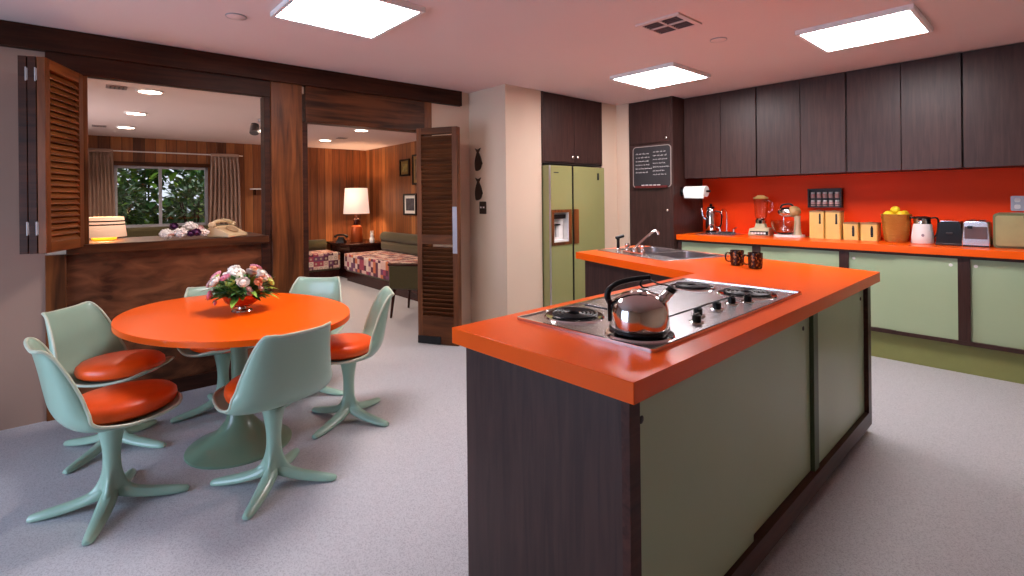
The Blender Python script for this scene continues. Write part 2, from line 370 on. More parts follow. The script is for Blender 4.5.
# --- pass-through wall woodwork (frame W)
struct('trim_1', B(WX-.02, WX+.050, -1.9, 2.925, 2.30, CZ-.002), 'beam', 'W', bev=.004)
struct('trim_2', B(WX-.04, WX+.025, -.19, 1.115, 2.175, 2.31), 'beam', 'W', bev=.004)
struct('trim_3', B(WX-.10, WX+.018, 1.385, 2.585, 2.005, 2.305), 'trim', 'W', bev=.004)
struct('trim_4', B(WX-.10, WX+.030, 1.115, 1.355, 0, 2.30), 'trim_v', 'W', bev=.004)
struct('trim_5', B(WX-.10, WX+.02, 1.355, 1.40, 0, 2.005), 'beam', 'W', bev=.003)
struct('trim_6', B(WX-.10, WX+.02, 2.50, 2.585, 0, 2.30), 'trim_v', 'W', bev=.003)
struct('trim_7', B(WX-.10, WX+.018, 1.07, 1.115, 1.03, 2.18), 'beam', 'W', bev=.003)
struct('trim_8', B(WX-.10, WX+.018, -.03, .012, 1.03, 2.18), 'trim_v', 'W', bev=.003)
struct('trim_9', B(WX-.10, WX+.02, -.20, -.10, 0, 1.03), 'trim_v', 'W', bev=.003)
struct('trim_10', B(WX-.60, WX+.060, -.10, 1.085, 1.028, 1.088), 'trim', 'W', bev=.004)
struct('wall_pass', B(WX-.10, WX-.005, -.10, 1.115, 0, 1.03), 'panelwood', 'W')
struct('trim_11', MB().box(WX-.01, WX+.012, 1.045, 1.115, .1, 1.03).box(WX-.01, WX+.012, -.10, 1.05, 0, .10), 'beam', 'W', bev=.003)
struct('wall_pass', B(WX-.10, WX, -.2, .0, 1.03, 2.2), 'cream', 'W')

# louvered leaves
def louver_leaf(root, wd, ht, th, rails, mw, mwv, pitch=.045, z0=0, y0=0):
    """leaf lies along local +x from 0 to wd, thickness along y"""
    st = .05
    obj('stile', MB().box(0, st, y0, y0+th, z0, z0+ht), mwv, root, bev=.002)
    obj('stile', MB().box(wd-st, wd, y0, y0+th, z0, z0+ht), mwv, root, bev=.002)
    for a, b in rails: obj('rail', B(st, wd-st, y0, y0+th, z0+a, z0+b), mw, root, bev=.002)
    lv = MB(); c, s_ = math.cos(rad(35)), math.sin(rad(35))
    zs = sorted(rails)
    for i in range(len(zs)-1):
        z = zs[i][1]+pitch*.5
        while z < zs[i+1][0]-pitch*.3:
            m = Matrix.Translation((0, y0+th/2, z0+z)) @ Matrix.Rotation(rad(-52), 4, 'X')
            lv.box(st, wd-st, -.026, .026, -.0035, .0035, m); z += pitch
    obj('louvers', lv, mw, root)
# shutter stack folded open beside the pass-through (three leaves)
ang = math.atan2(-.158, .39)
sh = thing('louvered_shutter', 'brown louvered shutter panel folded open at the left of the pass-through', 'shutter', (WX+.045, -.012, 1.075), 'W', ang)
for i, (dy) in enumerate((-.036, -.078, -.120)):
    louver_leaf(sh, .43, 1.10, .038, [(0, .06), (1.04, 1.10)], 'louver', 'louver_v' if i == 0 else 'beam', .036, 0, dy)
for z in (.14, 1.0):
    for dy in (-.040, -.082):
        obj('hinge', MB().cyl(.433, dy-.001, z-.038, z+.038, .0035, n=10).box(.4295, .431, dy-.006, dy+.006, z-.034, z+.034), plain('hinge_grey', (170, 165, 165), .5), sh)
# bifold door at right of the den doorway
bf = thing('bifold_door', 'dark brown louvered bifold door folded open beside the den doorway', 'door', (-4.215, 2.385, .005), 'W', math.atan2(.20, .34))
louver_leaf(bf, .42, 2.02, .034, [(0, .26), (.93, 1.02), (1.96, 2.02)], 'bifold', 'bifold_v', .040, 0, 0)
louver_leaf(bf, .42, 2.02, .034, [(0, .26), (.93, 1.02), (1.96, 2.02)], 'bifold', 'bifold_v', .040, 0, .040)
obj('kick_plate', B(.0, .24, -.006, .002, .0, .07), 'black', bf)
obj('push_plate', B(.372, .416, -.004, .001, .85, 1.28), plain('push_plate_grey', (150, 150, 164), .6), bf)
# ---------------------------------------------------------------- ceiling fittings
def panel_light(x0, x1, y0, y1, label):
    cx, cy = (x0+x1)/2, (y0+y1)/2
    t = thing('ceiling_light', label, 'ceiling light', (cx, cy, CZ-.03), 'R', group='square ceiling light panels')
    a, b = (x1-x0)/2, (y1-y0)/2
    fr = MB().prism([(-a, -b), (a, -b), (a, b), (-a, b)], 0, .03, [[(-a+.022, -b+.022), (a-.022, -b+.022), (a-.022, b-.022), (-a+.022, b-.022)]])
    obj('frame', fr, 'white', t); obj('diffuser', B(-a+.022, a-.022, -b+.022, b-.022, .004, .025), 'panel', t)
panel_light(-3.09, -2.45, .93, 1.57, 'square light panel on the ceiling above the dining table')
panel_light(-2.77, -2.14, 3.72, 4.36, 'square light panel on the ceiling in front of the chalkboard cabinet')
panel_light(-1.21, -.585, 3.65, 4.28, 'square light panel on the ceiling before the right upper cabinets')
t = thing('ceiling_vent', 'square white air vent grille on the kitchen ceiling', 'vent', (-1.69, 2.885, CZ-.012), 'R')
a, b = .15, .145
obj('frame', MB().prism([(-a, -b), (a, -b), (a, b), (-a, b)], 0, .012, [[(-a+.03, -b+.03), (-.006, -b+.03), (-.006, -.006), (-a+.03, -.006)], [(.006, -b+.03), (a-.03, -b+.03), (a-.03, -.006), (.006, -.006)],
    [(-a+.03, .006), (-.006, .006), (-.006, b-.03), (-a+.03, b-.03)], [(.006, .006), (a-.03, .006), (a-.03, b-.03), (.006, b-.03)]]), 'ceil', t)
lv = MB()
for k in range(9):
    yy = -b+.038+k*.027; lv.box(-a+.03, a-.03, yy-.003, yy+.006, .003, .010)
obj('slats', lv, plain('vent_shadow_grey', (96, 72, 72), .6), t); obj('duct', B(-a+.03, a-.03, -b+.03, b-.03, .0105, .0115), 'black', t)
for (x, y, n) in ((-3.294, .80, 'round flush disc on the ceiling above the pass-through wall'), (-1.63, 3.44, 'round flush disc on the ceiling beside the vent grille')):
    t = thing('ceiling_disc', n, 'ceiling fitting', (x, y, CZ-.008), 'R', group='round ceiling discs')
    obj('cover', MB().lathe([(.045, 0), (.052, .003), (.052, .008)]), 'ceil', t)
    obj('ring', MB().lathe([(.052, .002), (.056, .002), (.056, .008), (.052, .008)], cap=False), 'alu', t)

# ---------------------------------------------------------------- back run of kitchen
YB = 5.62; YC = 5.00; CT = .945
struct('backsplash', B(-2.865, .30, YB-.012, YB+.002, CT-.03, 1.60), 'orange_wall', 'R')
# worktop with sink hole
hole = [(-2.68, 5.19), (-2.36, 5.19), (-2.36, 5.46), (-2.68, 5.46)]
o = obj('worktop', MB((-1, 5.3, .889)).prism([(-2.862, YC), (.30, YC), (.30, YB-.014), (-2.862, YB-.014)], .889, CT, [hole]), 'orange', f='R', bev=.003)
tag(o, 'long orange worktop along the back wall under the appliances', 'worktop')
def pull(parent, x, y, z, axis='y', mt='white', ring=False):
    m = Matrix.Translation((x, y, z)) @ Matrix.Rotation(rad(90), 4, 'X' if axis == 'y' else 'Y')
    return obj('pull', MB().lathe([(.010, -.002), (.012, .0), (.011, .003)], n=14, mtx=m), mt, parent)
def base_cab(x0, x1, xm, label, pulls):
    t = thing('base_cabinet', label, 'cabinet', ((x0+x1)/2, 5.30, 0), 'R', group='green base cabinets under the back worktop'); o = ((x0+x1)/2, 5.30, 0)
    obj('body', MB(o).box(x0, x0+.035, YC+.03, 5.58, .22, .887).box(x1-.035, x1, YC+.03, 5.58, .22, .887).box(x0, x1, 5.56, 5.58, .22, .887), 'dark', t)
    obj('bottom_rail', MB(o).box(x0, x1, YC+.028, 5.58, .222, .252), 'dark', t); obj('top_rail', MB(o).box(x0, x1, YC+.032, YC+.06, .866, .887), 'dark', t)
    p1 = obj('sliding_panel', MB(o).box(x0+.035, xm+.03, YC+.052, YC+.062, .252, .867), 'sage', t)
    p2 = obj('sliding_panel', MB(o).box(xm, x1-.035, YC+.038, YC+.048, .252, .867), 'sage', t)
    for px, which in pulls: pull(p1 if which == 1 else p2, px-o[0], (YC+(.051 if which == 1 else .037))-o[1], .815)
    obj('toe_kick', MB(o).box(x0, x1, YC+.075, YC+.09, 0, .222), 'toegreen', t)
base_cab(-2.86, -2.035, -2.44, 'green sliding-panel base cabinet nearest the tall chalkboard cabinet', [])
base_cab(-2.035, -1.30, -1.74, 'green sliding-panel base cabinet below the blender and canisters', [])
base_cab(-1.30, -.525, -.94, 'green sliding-panel base cabinet below the fruit basket', [(-1.23, 1), (-.60, 2)])
base_cab(-.525, .30, -.10, 'green sliding-panel base cabinet below the green bread box', [(-.46, 1)])
# bar sink + tap
t = thing('bar_sink', 'small steel bar sink with twin-handled tap set in the back worktop', 'sink', (-2.52, 5.325, CT), 'R')
obj('rim', MB().prism([(-.20, -.165), (.20, -.165), (.20, .165), (-.20, .165)], .0, .006, [[(-.155, -.13), (.155, -.13), (.155, .125), (-.155, .125)]]), 'steel', t)
obj('bowl', MB().box(-.157, -.153, -.132, .127, -.12, .003).box(.153, .157, -.132, .127, -.12, .003).box(-.157, .157, -.132, -.128, -.12, .003).box(-.157, .157, .123, .127, -.12, .003).box(-.157, .157, -.132, .127, -.124, -.12), 'steel', t)
ft = obj('tap', MB().box(-.10, .10, .133, .158, .004, .022).tube(smoothpath([(0, .145, .02), (0, .145, .18), (0, .13, .245), (0, .08, .27), (0, .03, .25), (0, .025, .22)]), .008), 'chrome', t)
for sx in (-1, 1):
    obj('tap_handle', MB().cyl(sx*.075, .145, .02, .05, .013, .010).tube([(sx*.075, .145, .05), (sx*.10, .13, .062), (sx*.125, .12, .075)], [.007, .006, .005]), 'chrome', t)
# upper cabinets
def upper(x0, x1, xm, label, kn=()):
    o = ((x0+x1)/2, 5.42, 1.555); t = thing('upper_cabinet', label, 'cabinet', o, 'R', group='dark upper cabinets over the back worktop')
    obj('body', MB(o).box(x0+.002, x1-.002, 5.205, YB-.013, 1.558, CZ-.002), 'darkcase', t)
    obj('door', MB(o).box(x0+.006, xm-.002, 5.182, 5.203, 1.555, CZ-.006), 'dark', t, bev=.002)
    obj('door', MB(o).box(xm+.002, x1-.006, 5.182, 5.203, 1.555, CZ-.006), 'dark', t, bev=.002)
upper(-2.862, -2.08, -2.445, 'dark wood double-door wall cabinet touching the tall chalkboard cabinet')
upper(-2.08, -1.31, -1.68, 'dark wood double-door wall cabinet above the blender and spice rack')
upper(-1.31, -.54, -.92, 'dark wood double-door wall cabinet above the fruit basket and toasters')
upper(-.54, .30, -.15, 'dark wood wall cabinet above the outlet and green bread box')
# tall cabinet
o = (-3.14, 5.28, 0); t = thing('tall_cabinet', 'tall dark wood cabinet carrying the chalkboard between wall and worktop', 'cabinet', o, 'R')
TX0, TX1, TY = -3.425, -2.866, 4.955
obj('body', MB(o).box(TX0, TX1, TY+.022, YB-.003, 0, CZ-.002), 'dark', t)
d1 = obj('door', MB(o).box(TX0+.02, TX1-.035, TY, TY+.021, .12, 1.955), 'dark', t, bev=.002)
d2 = obj('door', MB(o).box(TX0+.02, TX1-.035, TY, TY+.021, 1.963, CZ-.02), 'dark', t, bev=.002)
obj('frame', MB(o).box(TX1-.033, TX1, TY+.002, TY+.022, 0, CZ-.003).box(TX0, TX0+.018, TY+.002, TY+.022, 0, CZ-.003), 'dark', t)
def knob(par, x, y, z, axis, mt='chrome', r=.014):
    m = Matrix.Translation((x, y, z)) @ (Matrix.Rotation(rad(90), 4, 'X') if axis == '-y' else Matrix.Rotation(rad(90), 4, 'Y'))
    return obj('knob', MB().lathe([(.006, 0), (.006, .010), (r, .014), (r, .022), (r*.6, .026)], n=16, mtx=m), mt, par)
knob(d1, TX1-.06-o[0], TY-o[1], 1.21, '-y'); knob(d2, TX1-.07-o[0], TY-o[1], 2.0, '-y')
# chalkboard
t = thing('chalkboard', 'small chalkboard with white handwriting hung on the tall dark cabinet', 'chalkboard', (-3.125, TY-.002, 1.47), 'R')
def rrect(w, h, r, n=6, cx=0, cz=0):
    p = []
    for (sx, sz, a0) in ((1, 1, 0), (-1, 1, 90), (-1, -1, 180), (1, -1, 270)):
        for k in range(n+1):
            a = rad(a0+90*k/n); p.append((cx+sx*(w/2-r)+r*math.cos(a), cz+sz*(h/2-r)+r*math.sin(a)))
    return p
up90 = Matrix.Rotation(rad(90), 4, 'X')
obj('board', MB().prism(rrect(.47, .45, .035, cz=.225), 0, .008, mtx=up90), 'slate', t)
obj('edge', MB().prism(rrect(.486, .466, .043, cz=.225), 0, .011, [rrect(.47, .45, .035, cz=.225)], mtx=up90), plain('board_edge', (150, 138, 132), .5), t)
tx = MB(); random.seed(11)
for col in (0, 1):
    for i in range(6 if col == 0 else 7):
        z = .385-i*.042-(.0 if col else .012); x = -.205+col*.225; xe = x+random.uniform(.14, .19)
        while x < xe:
            wl = random.uniform(.018, .045); pts = []; n = int(wl/.0022)
            for k in range(n+1):
                pts.append((x+wl*k/n, -.0095, z+.0065*math.sin(k*2.1+i)*random.uniform(.4, 1)+(.008 if k % 5 == 2 else 0)))
            tx.tube(pts, .0012, n=4); x += wl+.008
obj('handwriting', tx, 'chalk', t)
tr = obj('chalk_tray', B(-.20, .20, -.035, 0, -.012, .012), 'redtray', t)
ck = MB()
for x in (-.12, -.07, -.02, .03, .08): ck.tube([(x, -.02, .018), (x+.034, -.022, .018)], .006, n=8)
obj('chalk_stick', ck, 'white', t)
# paper towel holder on side of tall cabinet
t = thing('paper_towel_holder', 'black wall holder with a white paper towel roll on the tall cabinet side', 'paper towels', (TX1, 5.17, 1.41), 'R')
obj('bracket', MB().box(0, .012, -.06, .03, -.05, .05).tube([(0, -.04, 0), (.05, -.04, 0)], .03, n=20).tube([(.01, -.04, 0), (.33, -.04, 0)], .012, n=12), 'black', t)
m = Matrix.Translation((.05, -.04, 0)) @ Matrix.Rotation(rad(90), 4, 'Y')
obj('roll', MB().lathe([(.022, 0), (.058, 0), (.058, .24), (.022, .24)], n=32, mtx=m).sheet([[(.06, -.098, .0), (.285, -.098, .0)], [(.06, -.100, -.04), (.285, -.100, -.04)], [(.062, -.094, -.07), (.285, -.096, -.075)]]), 'paper', t)

# --- things on the back worktop
ZB = CT
def on(x, y): return (x, y, ZB+.001)
# percolator
t = thing('coffee_percolator', 'chrome coffee percolator with black handle beside the tall cabinet', 'coffee pot', on(-2.735, 5.545), 'R', rad(10))
obj('pot', MB().lathe([(.05, .02), (.058, .03), (.060, .10), (.052, .22), (.046, .26), (.040, .275)], n=28).tube(smoothpath([(-.05, 0, .14), (-.09, 0, .18), (-.10, 0, .25), (-.115, 0, .265)]), [.013]*6+[.010]*6+[.007]*7, n=10), 'chrome', t)
obj('base', MB().lathe([(.058, 0), (.062, .008), (.055, .022)]), 'black', t)
obj('lid', MB().lathe([(.046, .275), (.034, .29), (.012, .295), (.012, .305), (.017, .315), (.01, .325)]), 'black', t)
obj('handle', MB().tube(smoothpath([(.05, 0, .06), (.10, 0, .07), (.115, 0, .14), (.11, 0, .22), (.05, 0, .245)]), .012, flat=.7), 'black', t)
# blender
t = thing('blender', 'glass blender jug on a cream and black base by the back wall', 'blender', on(-2.13, 5.40), 'R', rad(10))
obj('base', MB().lathe([(.132, 0), (.138, .02), (.124, .075), (.07, .085), (.055, .13)], n=4, mtx=Matrix.Rotation(rad(45), 4, 'Z'), sx=1.05, sy=.95), plain('appliance_cream', (196, 184, 150), .35), t, bev=.006)
obj('control_plate', MB().box(-.085, .085, -.098, -.085, .012, .05), 'black', t)
bt = MB()
for k in range(5): bt.box(-.07+k*.028, -.05+k*.028, -.102, -.096, .02, .038)
obj('buttons', bt, 'white', t)
obj('collar', MB().lathe([(.052, .125), (.055, .16), (.045, .175)]), 'chrome', t)
obj('jug', MB().lathe([(.045, .175), (.055, .20), (.068, .38), (.066, .38), (.053, .20), (.043, .178)], n=28).tube(smoothpath([(.058, 0, .24), (.10, 0, .26), (.105, 0, .34), (.067, 0, .36)]), .008), 'glass', t)
obj('lid', MB().lathe([(.07, .378), (.072, .392), (.05, .40), (.03, .415), (.0005, .418)]), plain('lid_gold', (176, 140, 84), .4), t)
# stand mixer
t = thing('stand_mixer', 'chrome and cream stand mixer with a glass bowl beside the blender', 'mixer', on(-1.87, 5.40), 'R', rad(0))
obj('base', MB().prism(rrect(.26, .17, .05, cx=.01), 0, .022), 'white', t, bev=.004)
obj('column', MB().lathe([(.038, .02), (.03, .06), (.026, .18), (.03, .21)], (.085, .0, 0), sx=1, sy=1.2), plain('mixer_cream', (190, 176, 146), .3), t)
obj('motor_head', MB().ell((.0, 0, .245), (.10, .055, .052)), 'chrome', t)
obj('head_cap', MB().ell((.055, 0, .25), (.062, .056, .056)), plain('mixer_gold', (176, 140, 92), .3), t)
obj('handle', MB().tube(smoothpath([(-.07, 0, .28), (-.05, 0, .315), (.02, 0, .325), (.05, 0, .30)]), .010), 'black', t)
obj('beater', MB().tube([(-.04, 0, .20), (-.04, 0, .11)], .006).tube(smoothpath([(-.04, 0, .11), (-.06, 0, .08), (-.04, 0, .05), (-.02, 0, .08), (-.04, 0, .11)]), .003), 'chrome', t)
obj('bowl', MB().lathe([(.055, .024), (.09, .04), (.118, .10), (.124, .16), (.121, .16), (.113, .10), (.087, .045), (.05, .03)], (-.03, 0, 0), n=36), 'glass', t)
# spice rack + jars
t = thing('spice_rack', 'dark wooden spice rack fixed to the orange backsplash above the canisters', 'spice rack', (-1.59, 5.60, 1.235), 'R')
obj('frame', MB().box(-.145, .145, -.012, 0, 0, .185).box(-.145, -.133, -.06, 0, 0, .185).box(.133, .145, -.06, 0, 0, .185).box(-.145, .145, -.06, 0, 0, .014).box(-.145, .145, -.06, 0, .171, .185), 'darkcase', t, bev=.002)
obj('shelf_bar', MB().box(-.133, .133, -.06, 0, .083, .09).box(-.133, .133, -.062, -.056, .025, .032), 'darkcase', t)
sj = None
for row, z in ((0, 1.249), (1, 1.326)):
    for k in range(5):
        lb = ('%s spice jar in the %s row of the wall rack, %s') % (('red-lidded', 'white-lidded')[row], ('lower', 'upper')[row], ('leftmost', 'second from left', 'in the middle', 'second from right', 'rightmost')[k])
        if sj is None:
            sj = thing('spice_jar', lb, 'jar', (-1.59-.104+k*.052, 5.565, z), 'R', group='spice jars in the wall rack')
            obj('jar', MB().lathe([(.018, 0), (.02, .004), (.02, .038), (.016, .044)], n=14), plain('spice_pink', (226, 176, 170), .5), sj)
            obj('lid', MB().lathe([(.018, .044), (.018, .058), (.016, .06)], n=14), 'white', sj)
        else: dup(sj, (-1.59-.104+k*.052, 5.565, z), 'R', 0, lb)
# canisters
def canister(x, wd, ht, label):
    t = thing('canister', label, 'canister', on(x, 5.40), 'R', group='yellow kitchen canisters')
    obj('body', MB().prism(rrect(wd, wd, .012), 0, ht-.014), 'yellow', t)
    obj('lid', MB().prism(rrect(wd+.004, wd+.004, .013), ht-.014, ht).cyl(0, 0, ht, ht+.006, .02), 'brownlid', t, bev=.002)
    # vertical motif
    mt = MB(); mt.box(wd*.18, wd*.30, -wd/2-.0015, -wd/2+.001, ht*.58, ht*.84) if ht > .2 else mt.box(wd*.10, wd*.26, -wd/2-.0015, -wd/2+.001, ht*.30, ht*.72)
    c0 = (wd*.24, -wd/2-.001, ht*.86) if ht > .2 else (wd*.18, -wd/2-.001, ht*.76)
    mt.ell(c0, (.008, .002, .012), 10, 8); mt.ell((c0[0], c0[1], c0[2]-ht*(.30 if ht > .2 else .5)), (.010, .002, .008), 10, 8)
    obj('motif', mt, 'black', t)
canister(-1.60, .125, .262, 'tall yellow canister nearest the mixer under the spice rack')
canister(-1.465, .125, .262, 'tall yellow canister beside the shorter canisters')
canister(-1.325, .118, .158, 'short yellow canister touching the tall ones')
canister(-1.185, .128, .160, 'short yellow canister next to the fruit basket')
# basket + lemons
t = thing('fruit_basket', 'round wicker basket of yellow fruit on the back worktop', 'basket', on(-1.0, 5.40), 'R')
obj('bowl', MB().lathe([(.075, 0), (.083, .01), (.095, .12), (.105, .23), (.098, .23), (.088, .12), (.07, .02), (.0005, .02)], n=36, cap=False), 'wicker', t)
obj('rim', MB().tube([(.102*math.cos(a*PI/16), .102*math.sin(a*PI/16), .232) for a in range(32)], .007, closed=True, n=8), 'wicker', t)
hb = MB()
for k in range(6):
    hb.tube([((.078+.027*zz/.23)*math.cos(a*PI/16)*1.03, (.078+.027*zz/.23)*math.sin(a*PI/16)*1.03, zz) for zz in (.03+k*.035,) for a in range(32)], .004, closed=True, n=6)
obj('weave', hb, 'wicker', t)
lem = None
LP = [(-.045, -.05, .235, 'lying at the left front of the wicker basket'), (.045, -.05, .235, 'lying at the right front of the wicker basket'), (0, -.03, .275, 'on top of the fruit heap in the basket'), (-.05, .045, .235, 'lying at the back left of the wicker basket'), (.05, .045, .235, 'lying at the back right of the wicker basket'), (0, .01, .215, 'in the middle of the fruit under the topmost one')]
for i, (x, y, z, l) in enumerate(LP):
    lb = 'yellow lemon '+l
    if lem is None:
        lem = obj('lemon', MB().ell((0, 0, 0), (.040, .034, .034)).ell((.038, 0, 0), (.008, .009, .009), 8, 6), 'lemon')
        o = lem
    else: o = lem.copy(); C.objects.link(o)
    tag(o, lb, 'fruit', 'lemons in the wicker basket'); o.location = (-1.0+x, 5.40+y, ZB+z); o.rotation_euler = (0, .2*i, 1.1*i)
# carafe
t = thing('coffee_carafe', 'white coffee carafe with steel collar and black handle by the basket', 'carafe', on(-.815, 5.36), 'R', rad(10))
obj('body', MB().lathe([(.072, 0), (.076, .006), (.074, .06), (.064, .15), (.058, .165)], n=32), 'white', t)
obj('collar', MB().lathe([(.060, .163), (.056, .20), (.058, .207)]), 'chrome', t)
obj('lid', MB().lathe([(.062, .205), (.060, .218), (.03, .224), (.0005, .226)]).tube([(-.05, 0, .212), (-.085, 0, .216)], [.012, .008]), 'black', t)
obj('handle', MB().tube(smoothpath([(.055, 0, .21), (.09, 0, .212), (.102, 0, .18), (.094, 0, .09), (.072, 0, .05)]), .010, flat=.7), 'black', t)
obj('emblem', MB().prism([(.010*math.cos(a*PI/8), .07+.012*math.sin(a*PI/8)) for a in range(16)], .070, .074, mtx=up90), plain('emblem_grey', (150, 140, 150), .5), t)
# toasters
t = thing('toaster', 'black toaster standing end-on between carafe and chrome toaster', 'toaster', on(-.632, 5.36), 'R')
body = lambda wb, wt, d, h: [[(-wb/2, y, 0), (-wb/2, y, h*.25), (-wt/2, y, h*.93), (-wt/2+.015, y, h), (wt/2-.015, y, h), (wt/2, y, h*.93), (wb/2, y, h*.25), (wb/2, y, 0)] for y in (-d/2, d/2)]
def tb(wb, wt, d, h):
    m = MB(); r = body(wb, wt, d, h); m.sheet(r, closed=True); m.add(r[0], [tuple(range(8))]); m.add(r[1], [tuple(range(8))]); return m
obj('body', tb(.17, .135, .20, .19), 'black', t, bev=.005)
obj('slot_plate', B(-.055, .055, -.08, .08, .188, .193), 'chrome', t); obj('base', B(-.088, .088, -.104, .104, 0, .018), 'darkcase', t, bev=.004)
obj('lever', B(-.02, .02, -.118, -.10, .09, .105), 'darkcase', t, bev=.003)
t = thing('toaster', 'chrome toaster with dark front next to the green bread box', 'toaster', on(-.475, 5.34), 'R')
obj('body', tb(.165, .145, .22, .20), 'steel', t, bev=.008)
obj('front_panel', MB().box(-.066, .066, -.114, -.105, .06, .155), plain('toaster_brown', (92, 70, 68), .3), t, bev=.003)
obj('slot', MB().box(-.045, -.015, -.08, .08, .198, .203).box(.015, .045, -.08, .08, .198, .203), 'black', t)
obj('lever', MB().tube([(-.03, -.11, .15), (-.03, -.135, .15)], .005).box(-.045, -.015, -.14, -.132, .14, .16), 'black', t)
obj('foot', MB().box(-.075, .075, -.112, .11, 0, .012), 'black', t)
# bread box
t = thing('bread_box', 'olive green metal bread box cut off by the right edge of view', 'bread box', on(-.20, 5.38), 'R')
obj('case', MB().prism(rrect(.36, .26, .025, cx=0, cz=.13), -.14, .14, mtx=up90), 'avocado_d', t, bev=.004)
obj('door', MB().prism(rrect(.33, .225, .018, cz=.13), .14, .152, mtx=up90), plain('bread_box_door', (158, 150, 104), .3), t, bev=.003)
obj('handle', B(-.015, .05, -.172, -.15, .225, .245), 'darkcase', t, bev=.003)
# outlet
t = thing('wall_outlet', 'white double socket on the orange backsplash above the bread box', 'outlet', (-.265, YB-.013, 1.275), 'R')
obj('plate', MB().prism(rrect(.075, .118, .008), 0, .006, mtx=up90), 'alu', t)
for z in (-.026, .026): obj('socket', MB().prism(rrect(.036, .034, .012, cz=z), .006, .009, mtx=up90).box(-.010, -.007, -.0098, -.009, z-.006, z+.008).box(.007, .010, -.0098, -.009, z-.006, z+.008), 'white', t)

# ---------------------------------------------------------------- fridge and cabinet above
o = (-3.60, 4.165, 1.71); t = thing('upper_cabinet', 'dark wood double-door cabinet above the green refrigerator', 'cabinet', o, 'R')
obj('body', MB(o).box(-4.40, -3.60, 3.68, 4.655, 1.715, CZ-.002), 'darkcase', t)
for y0, y1, ky in ((3.70, 4.163, 4.125), (4.169, 4.635, 4.205)):
    d = obj('door', MB(o).box(-3.60, -3.582, y0, y1, 1.735, CZ-.01), 'dark', t, bev=.002)
    knob(d, .018, ky-o[1], 1.79-o[2], 'x')
obj('frame', MB(o).box(-3.602, -3.586, 3.678, 3.70, 1.715, CZ-.004).box(-3.602, -3.586, 4.635, 4.657, 1.715, CZ-.004), 'dark', t)
o = (-3.9, 4.14, 0); t = thing('refrigerator', 'avocado green side-by-side refrigerator with ice dispenser in the wall alcove', 'refrigerator', o, 'R')
FX = -3.515
obj('cabinet', MB(o).box(-4.38, -3.605, 3.69, 4.60, .02, 1.685), 'avocado_d', t, bev=.004)
dl = MB(o); y0, y1, a0, a1, b0, b1 = 3.690, 4.045, 3.755, 3.985, .90, 1.205
dl.box(-3.60, FX, y0, a0, .10, 1.69).box(-3.60, FX, a1, y1, .10, 1.69).box(-3.60, FX, a0, a1, b1, 1.69).box(-3.60, FX, a0, a1, .10, b0)
d1 = obj('freezer_door', dl, 'avocado', t)
d2 = obj('fridge_door', MB(o).box(-3.60, FX, 4.056, 4.60, .10, 1.69), 'avocado', t, bev=.006)
obj('door_edge_trim', MB(o).box(FX-.004, FX+.004, 3.692, 3.715, .10, 1.69), 'alu', d1)
obj('handle_trim', MB(o).box(FX-.03, FX+.012, 4.044, 4.050, .10, 1.69).box(FX-.03, FX+.012, 4.050, 4.057, .10, 1.69), 'black', t)
ds = obj('dispenser', MB(o).box(-3.60, -3.59, a0, a1, b0, b1).box(-3.60, FX, a0, a0+.006, b0, b1).box(-3.60, FX, a1-.006, a1, b0, b1).box(-3.60, FX, a0, a1, b0, b0+.02), 'white', d1)
obj('dispenser_frame', MB(o).box(FX-.002, FX+.008, a0-.03, a0, b0-.03, b1+.03).box(FX-.002, FX+.008, a1, a1+.045, b0-.03, b1+.03).box(FX-.002, FX+.008, a0, a1, b1, b1+.03).box(FX-.002, FX+.008, a0, a1, b0-.03, b0), 'trim_v', d1)
obj('control_panel', MB(o).box(FX-.03, FX-.005, a0+.005, a1-.04, 1.14, 1.185), 'black', ds)
obj('paddle', MB(o).box(-3.585, -3.565, 3.78, 3.815, .95, 1.07).box(-3.585, -3.565, 3.85, 3.885, .95, 1.07), plain('paddle_grey', (206, 204, 200), .4), ds)
obj('spout', MB(o).box(-3.585, -3.545, 3.775, 3.82, 1.07, 1.085).box(-3.585, -3.545, 3.845, 3.89, 1.07, 1.085), 'black', ds)
obj('wood_handle', MB(o).box(FX, FX+.012, 4.062, 4.14, .87, 1.235), 'trim_v', d2, bev=.003)
obj('badge', MB(o).box(FX, FX+.003, 3.765, 3.835, 1.612, 1.622), 'black', d1)
obj('badge', MB(o).box(FX, FX+.003, 4.47, 4.50, 1.55, 1.625), 'black', d2)
obj('kick_grille', MB(o).box(-3.62, FX-.03, 3.70, 4.59, .02, .095), 'black', t)
# fish plaques + switch on the corner wall (faces -y at y=3.19)
for z, lb in ((1.665, 'upper of two dark metal fish plaques on the cream wall'), (1.365, 'lower of two dark metal fish plaques above the light switch')):
    t = thing('fish_plaque', lb, 'wall decoration', (-4.02, 3.188, z), 'R', group='fish wall plaques')
    body_ = [(-.008, .165), (.010, .165), (.045, .11), (.058, .05), (.045, .0), (.012, -.02), (-.03, -.022), (-.045, .03), (-.04, .09)]
    pr = smoothpath([(p[0], p[1], 0) for p in body_]+[(body_[0][0], body_[0][1], 0)], 4)[:-1]
    obj('body', MB().prism([(p.x, p.y) for p in pr], 0, .014, mtx=up90), 'bronze', t, bev=.003)
    obj('tail', MB().prism([(-.008, .155), (.008, .155), (.045, .205), (.0, .19), (-.045, .205)], 0, .010, mtx=up90), 'bronze', t)
    obj('fin', MB().prism([(.05, .09), (.072, .045), (.048, .02)], .002, .008, mtx=up90), 'bronze', t)
t = thing('light_switch', 'brown double light switch plate on the cream wall below the fish', 'switch', (-3.95, 3.188, 1.265), 'R')
obj('plate', MB().prism(rrect(.105, .125, .008), 0, .006, mtx=up90), 'bronze', t)
for x in (-.022, .022): obj('toggle', MB().box(x-.006, x+.006, -.018, -.005, -.004, .012), 'white', t)

